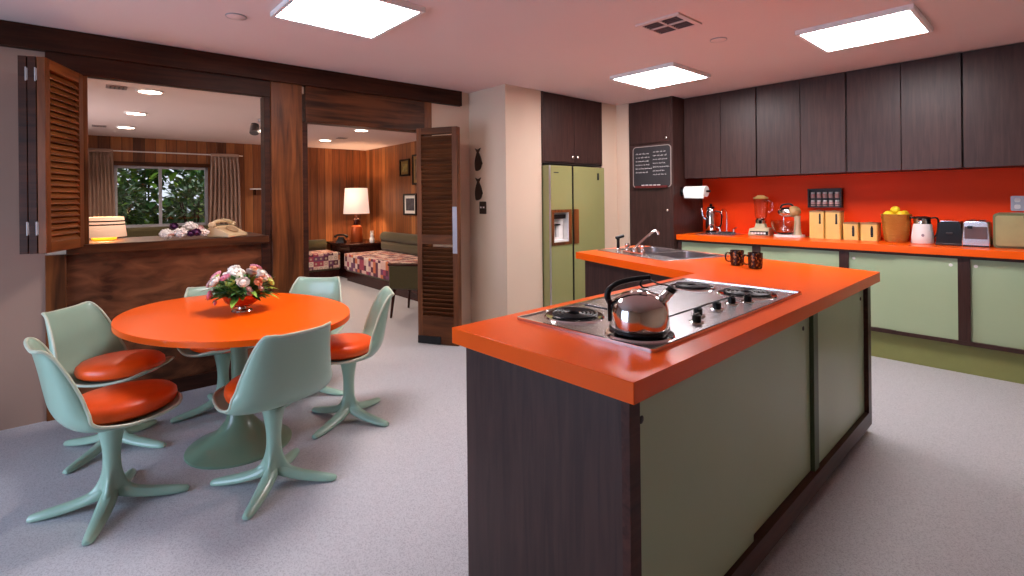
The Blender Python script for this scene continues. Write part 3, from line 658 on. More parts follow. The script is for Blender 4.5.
# ---------------------------------------------------------------- island (frame I)
ST = .914; SB = .860
SK = Vector((-2.115, 3.52)); SA = rad(-19.5)
def sk(x, y): c, s_ = math.cos(SA), math.sin(SA); return (SK.x+x*c-y*s_, SK.y+x*s_+y*c)
bowls = [(-.385, -.015, -.13, .25), (.015, .385, -.13, .25)]
hl = [[sk(-.40, -.15), sk(.40, -.15), sk(.40, .265), sk(-.40, .265)]]
poly = [(-1.415, 1.022), (-.685, 1.022), (-.685, 3.49), (-2.62, 4.02), (-2.665, 3.17), (-1.415, 2.745)]
o = obj('worktop', MB((-1.4, 2.6, SB)).prism(poly, SB, ST, hl), 'orange', f='I', bev=.003)
tag(o, 'L-shaped orange island worktop holding the cooktop and double sink', 'worktop')
o = (-1.05, 2.25, 0); t = thing('kitchen_island', 'dark wood and green island cabinet under the L-shaped orange worktop', 'kitchen island', o, 'I')
IX0, IX1, IY0, IY1 = -1.388, -.728, 1.062, 3.455
obj('end_panel', MB(o).box(IX0, IX1, IY0, IY0+.03, .045, SB-.001), 'dark', t)
obj('end_panel', MB(o).box(IX0, IX1, IY1-.03, IY1, .045, SB-.001), 'dark', t)
obj('back_panel', MB(o).box(IX0, IX0+.02, IY0+.03, IY1-.03, 0, SB-.001), 'dark', t)
obj('corner_stile', MB(o).box(IX1-.02, IX1+.004, IY0-.002, IY0+.045, .045, SB-.001), 'dark_h', t)
obj('corner_stile', MB(o).box(IX1-.02, IX1+.004, IY1-.06, IY1+.002, .045, SB-.001), 'dark_h', t)
obj('toe_base', MB(o).box(IX0+.03, IX1-.045, IY0+.035, IY1-.05, .0, .10), 'darkcase', t)
obj('bottom_rail', MB(o).box(IX1-.05, IX1+.004, IY0+.045, IY1-.06, .045, .125), 'dark_h', t)
obj('top_rail', MB(o).box(IX1-.05, IX1-.002, IY0+.045, IY1-.06, SB-.02, SB-.001), 'dark', t)
obj('middle_stile', MB(o).box(IX1-.05, IX1-.008, 2.50, 2.56, .125, SB-.02), plain('stile_green', (70, 84, 54), .45), t)
for (a, b, xo, py) in ((IY0+.045, 1.84, -.012, 1.135), (1.80, 2.50, -.026, 2.42), (2.555, IY1-.06, -.018, 3.33)):
    p = obj('sliding_panel', MB(o).box(IX1+xo-.008, IX1+xo, a, b, .126, SB-.018), 'sage', t)
    m = Matrix.Translation((IX1+xo-o[0], py-o[1], .775)) @ Matrix.Rotation(rad(90), 4, 'Y')
    obj('pull', MB().lathe([(.009, -.001), (.011, .002), (.006, .004)], n=14, mtx=m), 'black', p)
obj('bottom_shelf', MB(o).box(IX0+.02, IX1-.05, IY0+.03, IY1-.03, .10, .12), 'darkcase', t)
# sink peninsula cabinet: panels under the angled arm
q = [(-1.372, 2.80), (-2.615, 3.225), (-2.585, 3.965), (-1.372, 3.63)]
def wallseg(m, a, b, th, z0, z1):
    a = Vector(a); b = Vector(b); n = (b-a).normalized(); n = Vector((-n.y, n.x))*th
    m.prism([tuple(a), tuple(b), tuple(b-n), tuple(a-n)], z0, z1)
m = MB(o)
for i in range(3): wallseg(m, q[i], q[i+1], .02, 0, SB-.001)
obj('sink_cabinet_panel', m, 'dark', t)

# cooktop
o = (-1.055, 1.865, ST); ck = thing('cooktop', 'stainless steel electric cooktop with four coil burners set in the island', 'cooktop', o, 'I')
hx, hy = .283, .612
obj('plate', MB().prism(rrect(2*hx, 2*hy, .012), 0, .007), 'steel', ck, bev=.003)
obj('rim', MB().prism(rrect(2*hx, 2*hy, .012), .007, .011, [rrect(2*hx-.016, 2*hy-.016, .01)]), 'chrome', ck)
gx0, gx1, gy0, gy1 = -1.30-o[0], -.955-o[0], 1.60-o[1], 2.14-o[1]
obj('grill_cover', MB().prism(rrect(gx1-gx0, gy1-gy0, .01, cx=(gx0+gx1)/2, cz=(gy0+gy1)/2), .007, .012), 'steel', ck, bev=.002)
obj('grill_groove', MB().prism(rrect(gx1-gx0+.012, gy1-gy0+.012, .014, cx=(gx0+gx1)/2, cz=(gy0+gy1)/2), .007, .0085, [rrect(gx1-gx0, gy1-gy0, .01, cx=(gx0+gx1)/2, cz=(gy0+gy1)/2)]), 'black', ck)
def burner(x, y, r):
    x -= o[0]; y -= o[1]
    b = obj('burner', MB().tube([((.022+(r-.022)*k/(4.5*24))*math.cos(k*2*PI/24)+x, (.022+(r-.022)*k/(4.5*24))*math.sin(k*2*PI/24)+y, .0165) for k in range(int(4.5*24)+1)], .0055, n=8), 'coil', ck)
    obj('drip_bowl', MB().lathe([(.004, .008), (r*.9, .008), (r+.008, .012), (r+.018, .012), (r+.022, .007)], (x, y, 0), n=40, cap=False), 'chrome', b)
for a in ((-1.205, 1.42, .088), (-.905, 1.385, .088), (-1.185, 2.27, .082), (-.93, 2.27, .100)): burner(*a)
for (x, y) in ((-.845, 1.645), (-.89, 1.745), (-.888, 1.889), (-.893, 2.03), (-.862, 2.11)):
    x -= o[0]; y -= o[1]
    k = obj('knob', MB().lathe([(.015, .012), (.016, .03), (.013, .033)], (x, y, 0), n=20).box(x-.003, x+.003, y-.016, y+.016, .03, .038), 'black', ck)
    obj('knob_skirt', MB().lathe([(.027, .007), (.026, .011), (.018, .013)], (x, y, 0), n=24), 'chrome', k)
# kettle
kt = thing('kettle', 'polished steel whistling kettle with black handle on the near burner', 'kettle', (-.905, 1.385, ST+.0225), 'I', rad(40)); kt.scale = (1.05, 1.05, .80)
obj('body', MB().lathe([(.078, .002), (.086, .006), (.088, .02), (.087, .07), (.083, .10), (.070, .125), (.048, .142), (.024, .149), (.001, .150)], n=48), 'kettle', kt)
obj('base_ring', MB().lathe([(.086, 0), (.090, .002), (.090, .008), (.086, .010)], n=48), 'black', kt)
sp = obj('spout', MB().tube(smoothpath([(.062, 0, .105), (.078, 0, .130), (.092, 0, .150)]), [.019]*6+[.017]*6+[.015], n=20), 'kettle', kt)
obj('whistle', MB().tube([(.090, 0, .147), (.101, 0, .163)], [.017, .015], n=20), 'black', sp)
obj('lid', MB().lathe([(.030, .147), (.026, .152), (.008, .154), (.0005, .155)], n=28), 'kettle', kt)
hd = obj('handle', MB().tube(smoothpath([(-.084, 0, .095), (-.094, 0, .125), (-.088, 0, .155), (-.062, 0, .180), (-.02, 0, .195), (.022, 0, .203), (.035, 0, .205)]), [.0075]*36+[.006], n=14, flat=1.3), 'black', kt)
obj('strap', MB().box(-.094, -.085, -.012, .012, .03, .115), 'black', kt)
obj('trigger', MB().tube(smoothpath([(.012, 0, .196), (.004, 0, .178), (.012, 0, .165), (.028, 0, .163)]), .0035, n=8).tube(smoothpath([(.028, 0, .197), (.055, 0, .180), (.085, 0, .172), (.100, 0, .165)]), .003, n=8), 'black', kt)
# double sink
sn = thing('kitchen_sink', 'double bowl steel sink in the island worktop arm', 'sink', (SK.x, SK.y, ST), 'I', SA)
obj('rim', MB().prism(rrect(.86, .60, .03), 0, .006, [rrect(.36, .38, .04, cx=-.2, cz=.06), rrect(.36, .38, .04, cx=.2, cz=.06)]), 'steel', sn, bev=.002)
for cx in (-.2, .2):
    pr = rrect(.36, .38, .04, cx=cx, cz=.06); pi = rrect(.30, .32, .05, cx=cx, cz=.06)
    bw = obj('bowl', MB().sheet([[(p[0], p[1], .004) for p in pr], [(p[0], p[1], -.02) for p in pr], [(cx+(p[0]-cx)*.96, .06+(p[1]-.06)*.96, -.13) for p in pr], [(p[0], p[1], -.15) for p in pi]], closed=True).add([(p[0], p[1], -.15) for p in pi], [tuple(range(len(pi)))]), 'steel', sn)
    obj('drain', MB().lathe([(.035, -.1485), (.03, -.146), (.02, -.1475)], (cx, .06, 0)), 'chrome', bw)
fc = obj('faucet', MB().prism(rrect(.26, .055, .02, cx=-.02, cz=-.215), .006, .022).lathe([(.02, .02), (.018, .05), (.015, .055)], (-.02, -.215, 0)).tube(smoothpath([(-.02, -.215, .045), (-.02, -.17, .085), (-.02, -.08, .145), (-.02, -.02, .175), (-.02, .01, .165), (-.02, .012, .145)]), .010, n=12), 'chrome', sn)
for sx in (-1, 1):
    x = -.02+sx*.095
    obj('faucet_handle', MB().lathe([(.017, .02), (.019, .03), (.014, .045), (.021, .06), (.019, .075), (.008, .08)], (x, -.215, 0), n=10), 'chrome', fc)
spy = obj('sprayer', MB().lathe([(.013, .03), (.012, .09), (.014, .11)], (-.235, -.215, 0)).tube([(-.235, -.235, .115), (-.235, -.165, .128)], [.012, .014], n=12), 'black', sn)
obj('sprayer_base', MB().lathe([(.02, .006), (.018, .02), (.014, .03)], (-.235, -.215, 0)), 'chrome', spy)
# mugs
mg = thing('coffee_mug', 'dark patterned mug on the island worktop, the one nearer the sink', 'mug', (-1.385, 3.235, ST+.001), 'I', rad(215), group='two dark mugs on the island')
obj('cup', MB().lathe([(.034, 0), (.038, .004), (.041, .03), (.042, .095), (.0385, .095), (.037, .02), (.0005, .012)], n=32), 'mug', mg)
obj('handle', MB().tube(smoothpath([(.039, 0, .075), (.062, 0, .078), (.070, 0, .052), (.060, 0, .026), (.039, 0, .024)]), .0055, n=8), 'mug', mg)
dup(mg, (-1.245, 3.165, ST+.001), 'I', rad(215), 'dark patterned mug on the island worktop, the one further from the sink', 'two dark mugs on the island')

# ---------------------------------------------------------------- dining table and chairs (frame W)
TCX, TCY, TZ = -3.19, .640, .73
o = (TCX, TCY, 0); tb_ = thing('dining_table', 'oval orange dining table on a mint pedestal', 'table', o, 'W', rad(15.6))
obj('tabletop', MB().lathe([(.96, TZ-.034), (1.0, TZ-.030), (1.0, TZ-.002), (.997, TZ)], n=96, sx=.735, sy=.53), 'orange', tb_, bev=.001)
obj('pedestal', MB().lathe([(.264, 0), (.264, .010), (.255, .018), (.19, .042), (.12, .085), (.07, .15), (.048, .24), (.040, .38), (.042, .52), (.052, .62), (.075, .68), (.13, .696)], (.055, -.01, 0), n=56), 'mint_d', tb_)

# chair prototype: faces local +x
def lerp(keys, t):
    for i in range(len(keys)-1):
        if t <= keys[i+1][0]:
            a, b = keys[i], keys[i+1]; k = (t-a[0])/(b[0]-a[0]); k = k
            return [a[j]+(b[j]-a[j])*k for j in range(1, len(a))]
    return list(keys[-1][1:])
def shell_pt(prof, v, u):
    i = min(int(v*(len(prof)-1)), len(prof)-2); k = v*(len(prof)-1)-i
    p = prof[i]*(1-k)+prof[i+1]*k; tn = (prof[i+1]-prof[i]).normalized()
    nrm = Vector((tn.z, 0, -tn.x))
    if nrm.z < 0 and v < .3: nrm = -nrm
    return p, tn
PF = smoothpath([(.246, 0, .440), (.20, 0, .420), (.10, 0, .402), (.0, 0, .396), (-.10, 0, .404), (-.160, 0, .430), (-.198, 0, .482), (-.216, 0, .560), (-.230, 0, .640), (-.244, 0, .710), (-.255, 0, .752), (-.268, 0, .766)], 5)
NV = len(PF)-1
def spl(keys):
    q = smoothpath([(a, b, 0) for a, b in keys], 8); return [(p.x, p.y) for p in q]
WK = spl([(0, .100), (.06, .168), (.16, .212), (.30, .238), (.45, .240), (.60, .220), (.75, .190), (.88, .164), (.95, .150), (.985, .138), (1, .118)])
DK = spl([(0, .008), (.20, .018), (.34, .042), (.48, .080), (.62, .084), (.80, .050), (1, .008)])
def shell_rows(inset=0, off=0, n=18):
    rows = []
    for i, p in enumerate(PF):
        v = i/NV; a = PF[max(i-1, 0)]; b = PF[min(i+1, NV)]; tn = (b-a).normalized()
        nr = Vector((-tn.z, 0, tn.x)); nr = nr if (nr.x+nr.z) > 0 else -nr    # towards sitter
        w_ = lerp(WK, v)[0]; d_ = lerp(DK, v)[0]; row = []
        for k in range(n+1):
            u = -1+2*k/n; q = p+nr*(d_*abs(u)**2.4+off); row.append(Vector((q.x, w_*math.sin(u*PI/2*.92)/math.sin(PI/2*.92), q.z)))
        rows.append(row)
    return rows
def make_chair(label):
    t = thing('dining_chair', label, 'chair', (0, 0, 0), 'W', 0, 'mint and orange chairs around the oval table')
    sh_ = obj('shell', MB().sheet(shell_rows()), 'mint', t, solid=.011, sub=1, smooth=0)
    for p_ in sh_.data.polygons: p_.use_smooth = True
    # pale rim following the outer edge
    rows = shell_rows(); n = len(rows[0])-1
    edge = [r[0] for r in rows]+rows[-1][1:-1]+[r[n] for r in reversed(rows)]+list(reversed(rows[0][1:-1]))
    obj('rim', MB().tube(edge, .0068, n=8, closed=True), 'rim', t, label='pale worn edge of the shell')
    # cushion
    cr = []; N = 40
    for (rr, z) in ((.86, .405), (.97, .420), (1.0, .440), (.985, .460), (.90, .477), (.6, .490), (.25, .496), (.002, .497)):
        row = []
        for k in range(N):
            a = 2*PI*k/N; x = math.cos(a); y = math.sin(a)
            hw = .192; hl_ = .206
            row.append(Vector((.046+rr*x*hl_, rr*y*hw*(1-.06*x), z+.012)))
        cr.append(row)
    obj('seat_cushion', MB().sheet(cr, closed=True).add([cr[0][k] for k in range(N)], [tuple(range(N))]), 'vinyl', t)
    obj('swivel', MB().lathe([(.075, .386), (.075, .396), (.05, .404)], (-.01, 0, 0), n=24).lathe([(.052, .374), (.055, .388)], (-.01, 0, 0), n=24), 'mint_d', t)
    # column blending into four toes: one swept surface
    m = MB(); n = 48; rows = []
    prof = [(.388, .056), (.35, .050), (.29, .038), (.24, .032), (.19, .033), (.15, .039), (.12, .050), (.095, .064), (.075, .086), (.055, .120)]
    for z, r in prof:
        lobe = max(0, (.17-z)/.112); row = []
        for k in range(n):
            a = 2*PI*k/n; c4 = abs(math.cos(2*a))**3 if True else 0
            rr = r*(1-.62*lobe*(1-c4)); row.append(Vector((rr*math.cos(a), rr*math.sin(a), z-.01*lobe*(1-c4))))
        rows.append(row)
    m.sheet(rows, closed=True).add(rows[0], [tuple(range(n))]).add(rows[-1], [tuple(range(n))])
    col = obj('pedestal', m, 'mint', t, sub=1)
    for k in range(4):
        a = k*PI/2; m = MB(); rws = []
        for (d, hw, zt, zb) in ((.0, .034, .118, .050), (.05, .038, .090, .040), (.10, .038, .066, .026), (.16, .035, .052, .014), (.22, .030, .042, .005), (.275, .025, .032, .002), (.298, .016, .024, .003)):
            rws.append([Vector((d, -hw, zb)), Vector((d, -hw*.9, (zb+zt)/2)), Vector((d, -hw*.45, zt-.002)), Vector((d, 0, zt)), Vector((d, hw*.45, zt-.002)), Vector((d, hw*.9, (zb+zt)/2)), Vector((d, hw, zb)), Vector((d, 0, zb))])
        m.sheet(rws, closed=True).add(rws[0], [tuple(range(8))]).add(rws[-1], [tuple(range(8))])
        m2 = MB(); m2.add([Matrix.Rotation(a, 4, 'Z') @ v for v in m.v], m.f)
        obj('leg', m2, 'mint', col, sub=1)
    return t
CH = [(-2.888, .078, 99, 72.5, 'mint chair with orange seat at the near left end of the oval table'),
      (-2.600, .680, 192, 53, 'mint chair showing its curved back, at the near side of the table'),
      (-3.05, 1.235, 250, 26.6, 'mint chair facing left at the right end of the oval table'),
      (-3.575, .11, 52, 46, 'mint chair against the wood panel, behind the near left chair'),
      (-3.745, .675, 2, 6, 'mint chair behind the flowers on the far side of the table'),
      (-3.66, 1.17, 318, 40, 'mint chair at the far right of the table near the doorway')]
proto = None
for x, y, a, fa, lb in CH:
    if proto is None:
        proto = c_ = make_chair(lb); proto.location = fm('W') @ Vector((x, y, 0)); proto.rotation_euler = (0, 0, FR['W']+rad(a))
    else: c_ = dup(proto, (x, y, 0), 'W', rad(a), lb)
    for k_ in c_.children:
        if k_.name.startswith('pedestal'): k_.rotation_euler = (0, 0, rad(fa-a))

# flowers in a bowl on the table
fl = thing('flower_arrangement', 'pink and white flowers in a footed copper bowl on the oval table', 'flowers', (-3.20, .675, TZ+.001), 'W')
obj('bowl', MB().lathe([(.02, .022), (.05, .03), (.085, .055), (.105, .095), (.102, .096), (.080, .060), (.04, .036), (.0005, .034)], n=40, cap=False), plain('hammered_copper', (214, 112, 62), .18, .8, .2, 60, bmp=.2), fl)
obj('foot', MB().lathe([(.055, 0), (.052, .006), (.022, .012), (.018, .024)], n=32), 'chrome', fl)
def leafmesh(m, base, dirv, L, W_):
    d = dirv.normalized(); s_ = d.cross(Vector((0, 0, 1)));
    if s_.length < .01: s_ = Vector((1, 0, 0))
    s_.normalize(); n_ = s_.cross(d); rows = []
    for k in range(5):
        t_ = k/4; wv = W_*math.sin(PI*min(1, t_*.9+.08)); c = base+d*L*t_+n_*(.25*L*(t_-t_*t_))-Vector((0, 0, 1))*L*.15*t_*t_
        rows.append([c-s_*wv, c+n_*-wv*.3, c+s_*wv])
    m.sheet(rows)
random.seed(3); lm = MB(); lm2 = MB()
for k in range(330):
    a = random.uniform(0, 2*PI); e = random.uniform(-.25, 1.1); r0 = random.uniform(.03, .10)
    base = Vector((r0*math.cos(a), r0*math.sin(a), .085+random.uniform(0, .10)*(1-r0*6))); dv = Vector((math.cos(a)*math.cos(e), math.sin(a)*math.cos(e), math.sin(e)))
    leafmesh(lm if random.random() < .72 else lm2, base, dv, random.uniform(.06, .125), random.uniform(.010, .020))
obj('leaves', lm, 'leafd', fl, kind=None); obj('light_leaves', lm2, 'leafy', fl)
FM = {'pink': plain('petal_pink', (232, 150, 172), .6, var=.12), 'white': plain('petal_white', (238, 226, 216), .6, var=.04), 'peach': plain('petal_peach', (238, 168, 130), .6, var=.1), 'lime': plain('petal_lime', (206, 208, 110), .6, var=.1), 'blush': plain('petal_blush', (240, 204, 200), .6, var=.06)}
def hydrangea(c, r, mt):
    m = MB()
    for k in range(46):
        v = Vector((random.gauss(0, 1), random.gauss(0, 1), random.gauss(0, 1))).normalized(); p = c+Vector((v.x*r, v.y*r, v.z*r*.75))
        m.ell(p, (r*.24, r*.24, r*.2), 8, 6)
    m.ell(c, (r*.95, r*.95, r*.7), 12, 8)
    return obj('blossom', m, FM[mt], fl)
def blossom(c, r, mt, nrm):
    m = MB(); q = Vector((0, 0, 1)).rotation_difference(nrm.normalized()).to_matrix().to_4x4(); mt_ = Matrix.Translation(c) @ q
    for ring, (tilt, rr, npet) in enumerate(((80, .35, 5), (62, .55, 6), (42, .78, 7), (20, 1.0, 8))):
        for k in range(npet):
            a = 2*PI*(k+.37*ring)/npet; rows = []
            for i in range(5):
                t_ = i/4; row = []
                for j in range(5):
                    s2 = -1+j/2; wd = r*.42*math.sin(PI*(.15+.72*t_)); el = rad(tilt)*(.5+.6*t_)
                    rad_ = rr*r*(.15+.85*math.sin(t_*PI/2))*math.cos(el*.55); z_ = rr*r*.8*t_*math.sin(el)+r*.25*t_
                    rad_ += -.10*r*s2*s2
                    row.append(Vector((rad_*math.cos(a)-s2*wd*math.sin(a), rad_*math.sin(a)+s2*wd*math.cos(a), z_+.12*r*s2*s2)))
                rows.append(row)
            m.sheet(rows, mtx=mt_)
    m.ell(c+nrm.normalized()*r*.35, (r*.5, r*.5, r*.5), 10, 8)
    return obj('blossom', m, FM[mt], fl)
cr_ = Vector((math.cos(rad(49.8)), math.sin(rad(49.8)), 0)); cf_ = Vector((-cr_.y, cr_.x, 0))     # photo right / away
hydrangea(cr_*-.025+cf_*-.03+Vector((0, 0, .205)), .050, 'white'); hydrangea(cr_*.11+cf_*.0+Vector((0, 0, .185)), .034, 'white')
for (x, z, d, r, mt) in ((-.105, .19, -.03, .036, 'pink'), (-.08, .165, -.085, .038, 'white'), (.055, .165, -.10, .036, 'white'), (.10, .20, -.01, .034, 'white'), (.06, .225, -.0, .028, 'peach'),
    (.105, .16, -.06, .026, 'peach'), (.0, .165, -.11, .026, 'lime'), (-.035, .19, -.09, .028, 'pink'), (-.105, .10, -.09, .030, 'pink'), (-.135, .15, -.03, .030, 'blush'), (-.06, .215, .05, .036, 'white'), (.04, .22, .06, .036, 'pink'),
    *[(random.uniform(-.13, .13), random.uniform(.09, .20), random.uniform(-.10, .02), random.uniform(.014, .021), random.choice(('pink', 'white', 'peach', 'lime', 'white', 'blush'))) for _ in range(16)],
    (.13, .15, .02, .028, 'lime'), (-.075, .065, -.105, .018, 'pink'), (.0, .19, .10, .034, 'blush'), (-.10, .17, .07, .03, 'white'), (.09, .16, .09, .03, 'pink')):
    x *= 1.12; r *= 1.0; p = cr_*x+cf_*d+Vector((0, 0, z+.004)); blossom(p, r, mt, Vector((p.x, p.y, (z-.06)*1.0)))

# ---------------------------------------------------------------- things on the pass-through ledge
LZ = 1.089
t = thing('rotary_phone', 'beige rotary telephone on the pass-through ledge', 'telephone', (WX-.04, .822, LZ), 'W', rad(38))
pb = MB(); rows = []
for (x, h_) in ((-.10, .0), (-.10, .065), (-.04, .085), (.02, .055), (.09, .022), (.09, 0)):
    rows.append([(x, -.095, h_), (x, .095, h_)])
pb.sheet(rows); pb.add([r[0] for r in rows], [tuple(range(6))]); pb.add([r[1] for r in rows], [tuple(range(6))]); pb.add([rows[0][0], rows[0][1], rows[-1][1], rows[-1][0]], [(0, 1, 2, 3)])
M['beige'] = plain('phone_beige', (214, 184, 140), .35)
obj('body', pb, 'beige', t, bev=.006)
m = Matrix.Translation((.035, 0, .055)) @ Matrix.Rotation(rad(27), 4, 'Y')
obj('dial', MB().lathe([(.045, 0), (.045, .006), (.035, .008), (.012, .008)], n=28, mtx=m), plain('dial_tan', (168, 134, 96), .4), t)
obj('handset', MB().tube(smoothpath([(-.05, -.10, .095), (-.05, -.05, .118), (-.05, .05, .118), (-.05, .10, .095)]), .014, n=12).ell((-.05, -.10, .092), (.028, .026, .022)).ell((-.05, .10, .092), (.028, .026, .022)), 'beige', t)
random.seed(9)
t = thing('flower_cluster', 'heap of white and purple silk flowers on the pass-through ledge', 'flowers', (WX-.02, .548, LZ), 'W')
FM['purple'] = plain('petal_purple', (92, 40, 84), .7, var=.15)
fl_save = fl; fl = t
for (y, z, x, r, mt) in ((-.115, .035, .02, .055, 'white'), (-.035, .04, .04, .055, 'white'), (.03, .075, -.02, .060, 'white'), (.055, .035, .04, .034, 'purple'), (.115, .03, .01, .042, 'white'), (-.07, .085, -.02, .03, 'purple'), (.09, .06, -.04, .03, 'blush'), (.02, .03, .05, .028, 'purple')):
    if mt == 'white': hydrangea(Vector((x-.01, y, z+.008)), r*.72, mt)
    else: blossom(Vector((x, y, z)), r, mt, Vector((.6, y, .5)))
fl = fl_save
t = thing('table_lamp', 'small lamp with striped cream shade and amber base behind the pass-through', 'lamp', (-4.60, .095, LZ), 'W')
obj('base', MB().lathe([(.05, 0), (.07, .005), (.072, .02), (.05, .04), (.015, .05), (.008, .055), (.008, .09)]), 'amber', t)
sh2 = obj('lamp_shade', MB().lathe([(.128, .025), (.112, .165)], n=40, cap=False), 'shade_dim', t, solid=.002)
for z, r in ((.112, .1200), (.136, .1175)): obj('stripe', MB().lathe([(r, z-.0045), (r-.001, z+.0045)], n=40, cap=False), 'mahog', sh2, solid=.002)
point('striped_lamp_bulb', (-4.60, .095, LZ+.10), 3, (1, .75, .45))

# ---------------------------------------------------------------- den: window, curtains, furniture
FXW = -9.35
wf = obj('window_1', MB((FXW, .9, 1)).box(FXW-.09, FXW-.02, .31, .35, .98, 1.90).box(FXW-.09, FXW-.02, 1.46, 1.50, .98, 1.90).box(FXW-.09, FXW-.02, .31, 1.5, 1.865, 1.90).box(FXW-.09, FXW-.02, .31, 1.5, .98, 1.02).box(FXW-.08, FXW-.03, .85, .89, .98, 1.90), plain('window_alu', (176, 176, 184), .4, .3), f='W', kind='structure')
obj('glass_pane', MB((FXW, .9, 1)).box(FXW-.06, FXW-.055, .35, 1.46, 1.02, 1.865), 'pane', wf)
struct('trim_12', B(FXW, FXW+.03, .26, 1.56, 1.90, 1.96), 'trim', 'W')
struct('trim_13', B(FXW, FXW+.04, .26, 1.56, .93, .98), 'trim', 'W')
o = obj('curtain_rod', MB((FXW, .9, 2.1)).tube([(FXW+.03, -.1, 2.11), (FXW+.03, 2.0, 2.11)], .010, n=10), 'white', f='W'); tag(o, 'thin white curtain rod above the den window', 'curtain rod')
def curtain(y0, y1, yb0, yb1, label):
    t = thing('curtain', label, 'curtain', (FXW+.075, (y0+y1)/2, .72), 'W', group='den window curtains'); rows = []; nf = 46; yc = (y0+y1)/2
    for i in range(15):
        z = .0+1.36*i/14; k = i/14; a, b = yb0+(y0-yb0)*k, yb1+(y1-yb1)*k; pin = 1-max(0, (k-.86)/.14)
        rows.append([Vector(((.030*math.sin(j*2*PI/ (nf/7.5)+.4*math.sin(i*.5))*(.35+.65*(pin)))+.0, a+(b-a)*j/nf-yc, z)) for j in range(nf+1)])
    obj('cloth', MB().sheet(rows), 'curtain', t, solid=.004)
    obj('heading', MB().box(-.032, .036, y0-yc, y1-yc, 1.36, 1.41), 'curtain', t, bev=.01)
curtain(-.02, .30, -.02, .33, 'woven beige curtain at the left of the den window')
curtain(1.53, 1.93, 1.49, 1.97, 'woven beige curtain at the right of the den window')
# garden shrubs beyond window
def shrub(x, y, z, rx, ry, rz_, n, seed, label, light=.25, big=1):
    random.seed(seed); t = thing('shrub', label, 'shrub', (x, y, 0), 'W', group='garden shrubs outside the den window')
    a_ = MB(); b_ = MB()
    for k in range(n):
        v = Vector((random.gauss(0, 1), random.gauss(0, 1), random.gauss(0, 1))).normalized()*random.uniform(.55, 1)
        p = Vector((v.x*rx, v.y*ry, z+v.z*rz_)); d = (v+Vector((random.uniform(-.7, .7), random.uniform(-.7, .7), random.uniform(-.6, .5))))
        leafmesh(b_ if random.random() < light else a_, p, d, random.uniform(.09, .17)*big, random.uniform(.02, .04)*big)
    obj('foliage', a_, 'leafd', t); obj('light_foliage', b_, 'leafy', t)
    st = MB()
    for k in range(6):
        a = k*1.05; st.tube([(0, 0, 0), (rx*.2*math.cos(a), ry*.2*math.sin(a), z*.5), (rx*.6*math.cos(a), ry*.6*math.sin(a), z+rz_*.3)], [.03, .02, .01], n=6)
    obj('stems', st, 'bark', t)
shrub(-10.4, .30, 1.15, .40, .50, .60, 900, 1, 'dark leafy shrub outside behind the left window pane', .10)
shrub(-10.5, 1.50, 1.15, .40, .45, .70, 800, 2, 'dense leafy shrub outside behind the right window pane', .15)
shrub(-12.0, .90, 1.5, .60, 1.9, 1.3, 3000, 4, 'tall green hedge outside filling the window background', .35, 2.2)
struct('ground_outside', B(-16, -9.5, -5, 7, -.12, -.02), plain('garden_soil', (84, 78, 60), .9, var=.2), 'W')

# beds, end table
def bed(x0, x1, y0, y1, label, side):
    o = ((x0+x1)/2, (y0+y1)/2, 0); t = thing('daybed', label, 'daybed', o, 'W', group='daybeds in the den corner')
    obj('base', MB(o).box(x0+.03, x1-.03, y0+.03, y1-.03, .0, .16), 'mahog', t)
    obj('mattress', MB(o).box(x0+.01, x1-.01, y0+.01, y1-.01, .16, .44), 'olive', t, bev=.03)
    obj('afghan', MB(o).box(x0-.005, x1+.005, y0-.01, y1-.02, .19, .462), 'afghan', t, bev=.02)
    if side == 'y':
        obj('backrest_cushion', MB(o).box(x0+.02, x1-.02, y1-.20, y1-.01, .462, .64), 'olive', t, bev=.05)
        obj('bolster', MB(o).tube([(x0+.05, y1-.12, .70), (x1-.05, y1-.12, .70)], .095, n=20), 'olive', t)
    else:
        obj('bolster', MB(o).tube([(x0+.13, y0+.05, .555), (x0+.13, y1-.05, .555)], .095, n=20), 'olive', t)
bed(-8.32, -5.9, 3.32, 4.15, 'daybed with multicolour crochet blanket along the right den wall', 'y')
bed(-9.33, -8.55, 1.9, 3.36, 'daybed with multicolour crochet blanket below the far den wall', 'x')
o = (-8.85, 3.76, 0); t = thing('corner_table', 'dark wooden corner table between the two daybeds', 'table', o, 'W')
obj('top', MB(o).box(-9.32, -8.34, 3.38, 4.15, .56, .60), 'mahog', t, bev=.006)
obj('body', MB(o).box(-9.28, -8.40, 3.44, 4.12, .0, .56), 'mahog', t)
LMP = (-8.80, 3.74); t = thing('table_lamp', 'tall copper lamp with white drum shade on the corner table', 'lamp', (*LMP, .601), 'W')
obj('base', MB().lathe([(.10, 0), (.105, .01), (.10, .24), (.095, .28), (.05, .30), (.045, .31)], n=36), 'terracotta', t)
obj('neck', MB().lathe([(.055, .31), (.055, .41), (.03, .42), (.02, .46), (.012, .50), (.012, .56)], n=24), 'mahog', t)
obj('lamp_shade', MB().lathe([(.225, .51), (.195, .97)], n=48, cap=False), 'shade', t, solid=.003)
point('lamp_bulb', (*LMP, 1.32), 20, (1, .74, .46), size=.12)
t = thing('black_telephone', 'small black telephone beside the tall lamp on the corner table', 'telephone', (-8.72, 3.42, .601), 'W', rad(-40))
obj('body', MB().lathe([(.10, 0), (.10, .03), (.06, .09), (.055, .11)], n=4, mtx=Matrix.Rotation(rad(45), 4, 'Z')), 'black', t, bev=.006)
obj('handset', MB().tube(smoothpath([(0, -.10, .125), (0, -.05, .145), (0, .05, .145), (0, .10, .125)]), .015, n=10).ell((0, -.10, .12), (.028, .028, .024)).ell((0, .10, .12), (.028, .028, .024)), 'black', t)
t = thing('figurine', 'small white figurine at the right end of the corner table', 'figurine', (-8.42, 3.86, .601), 'W')
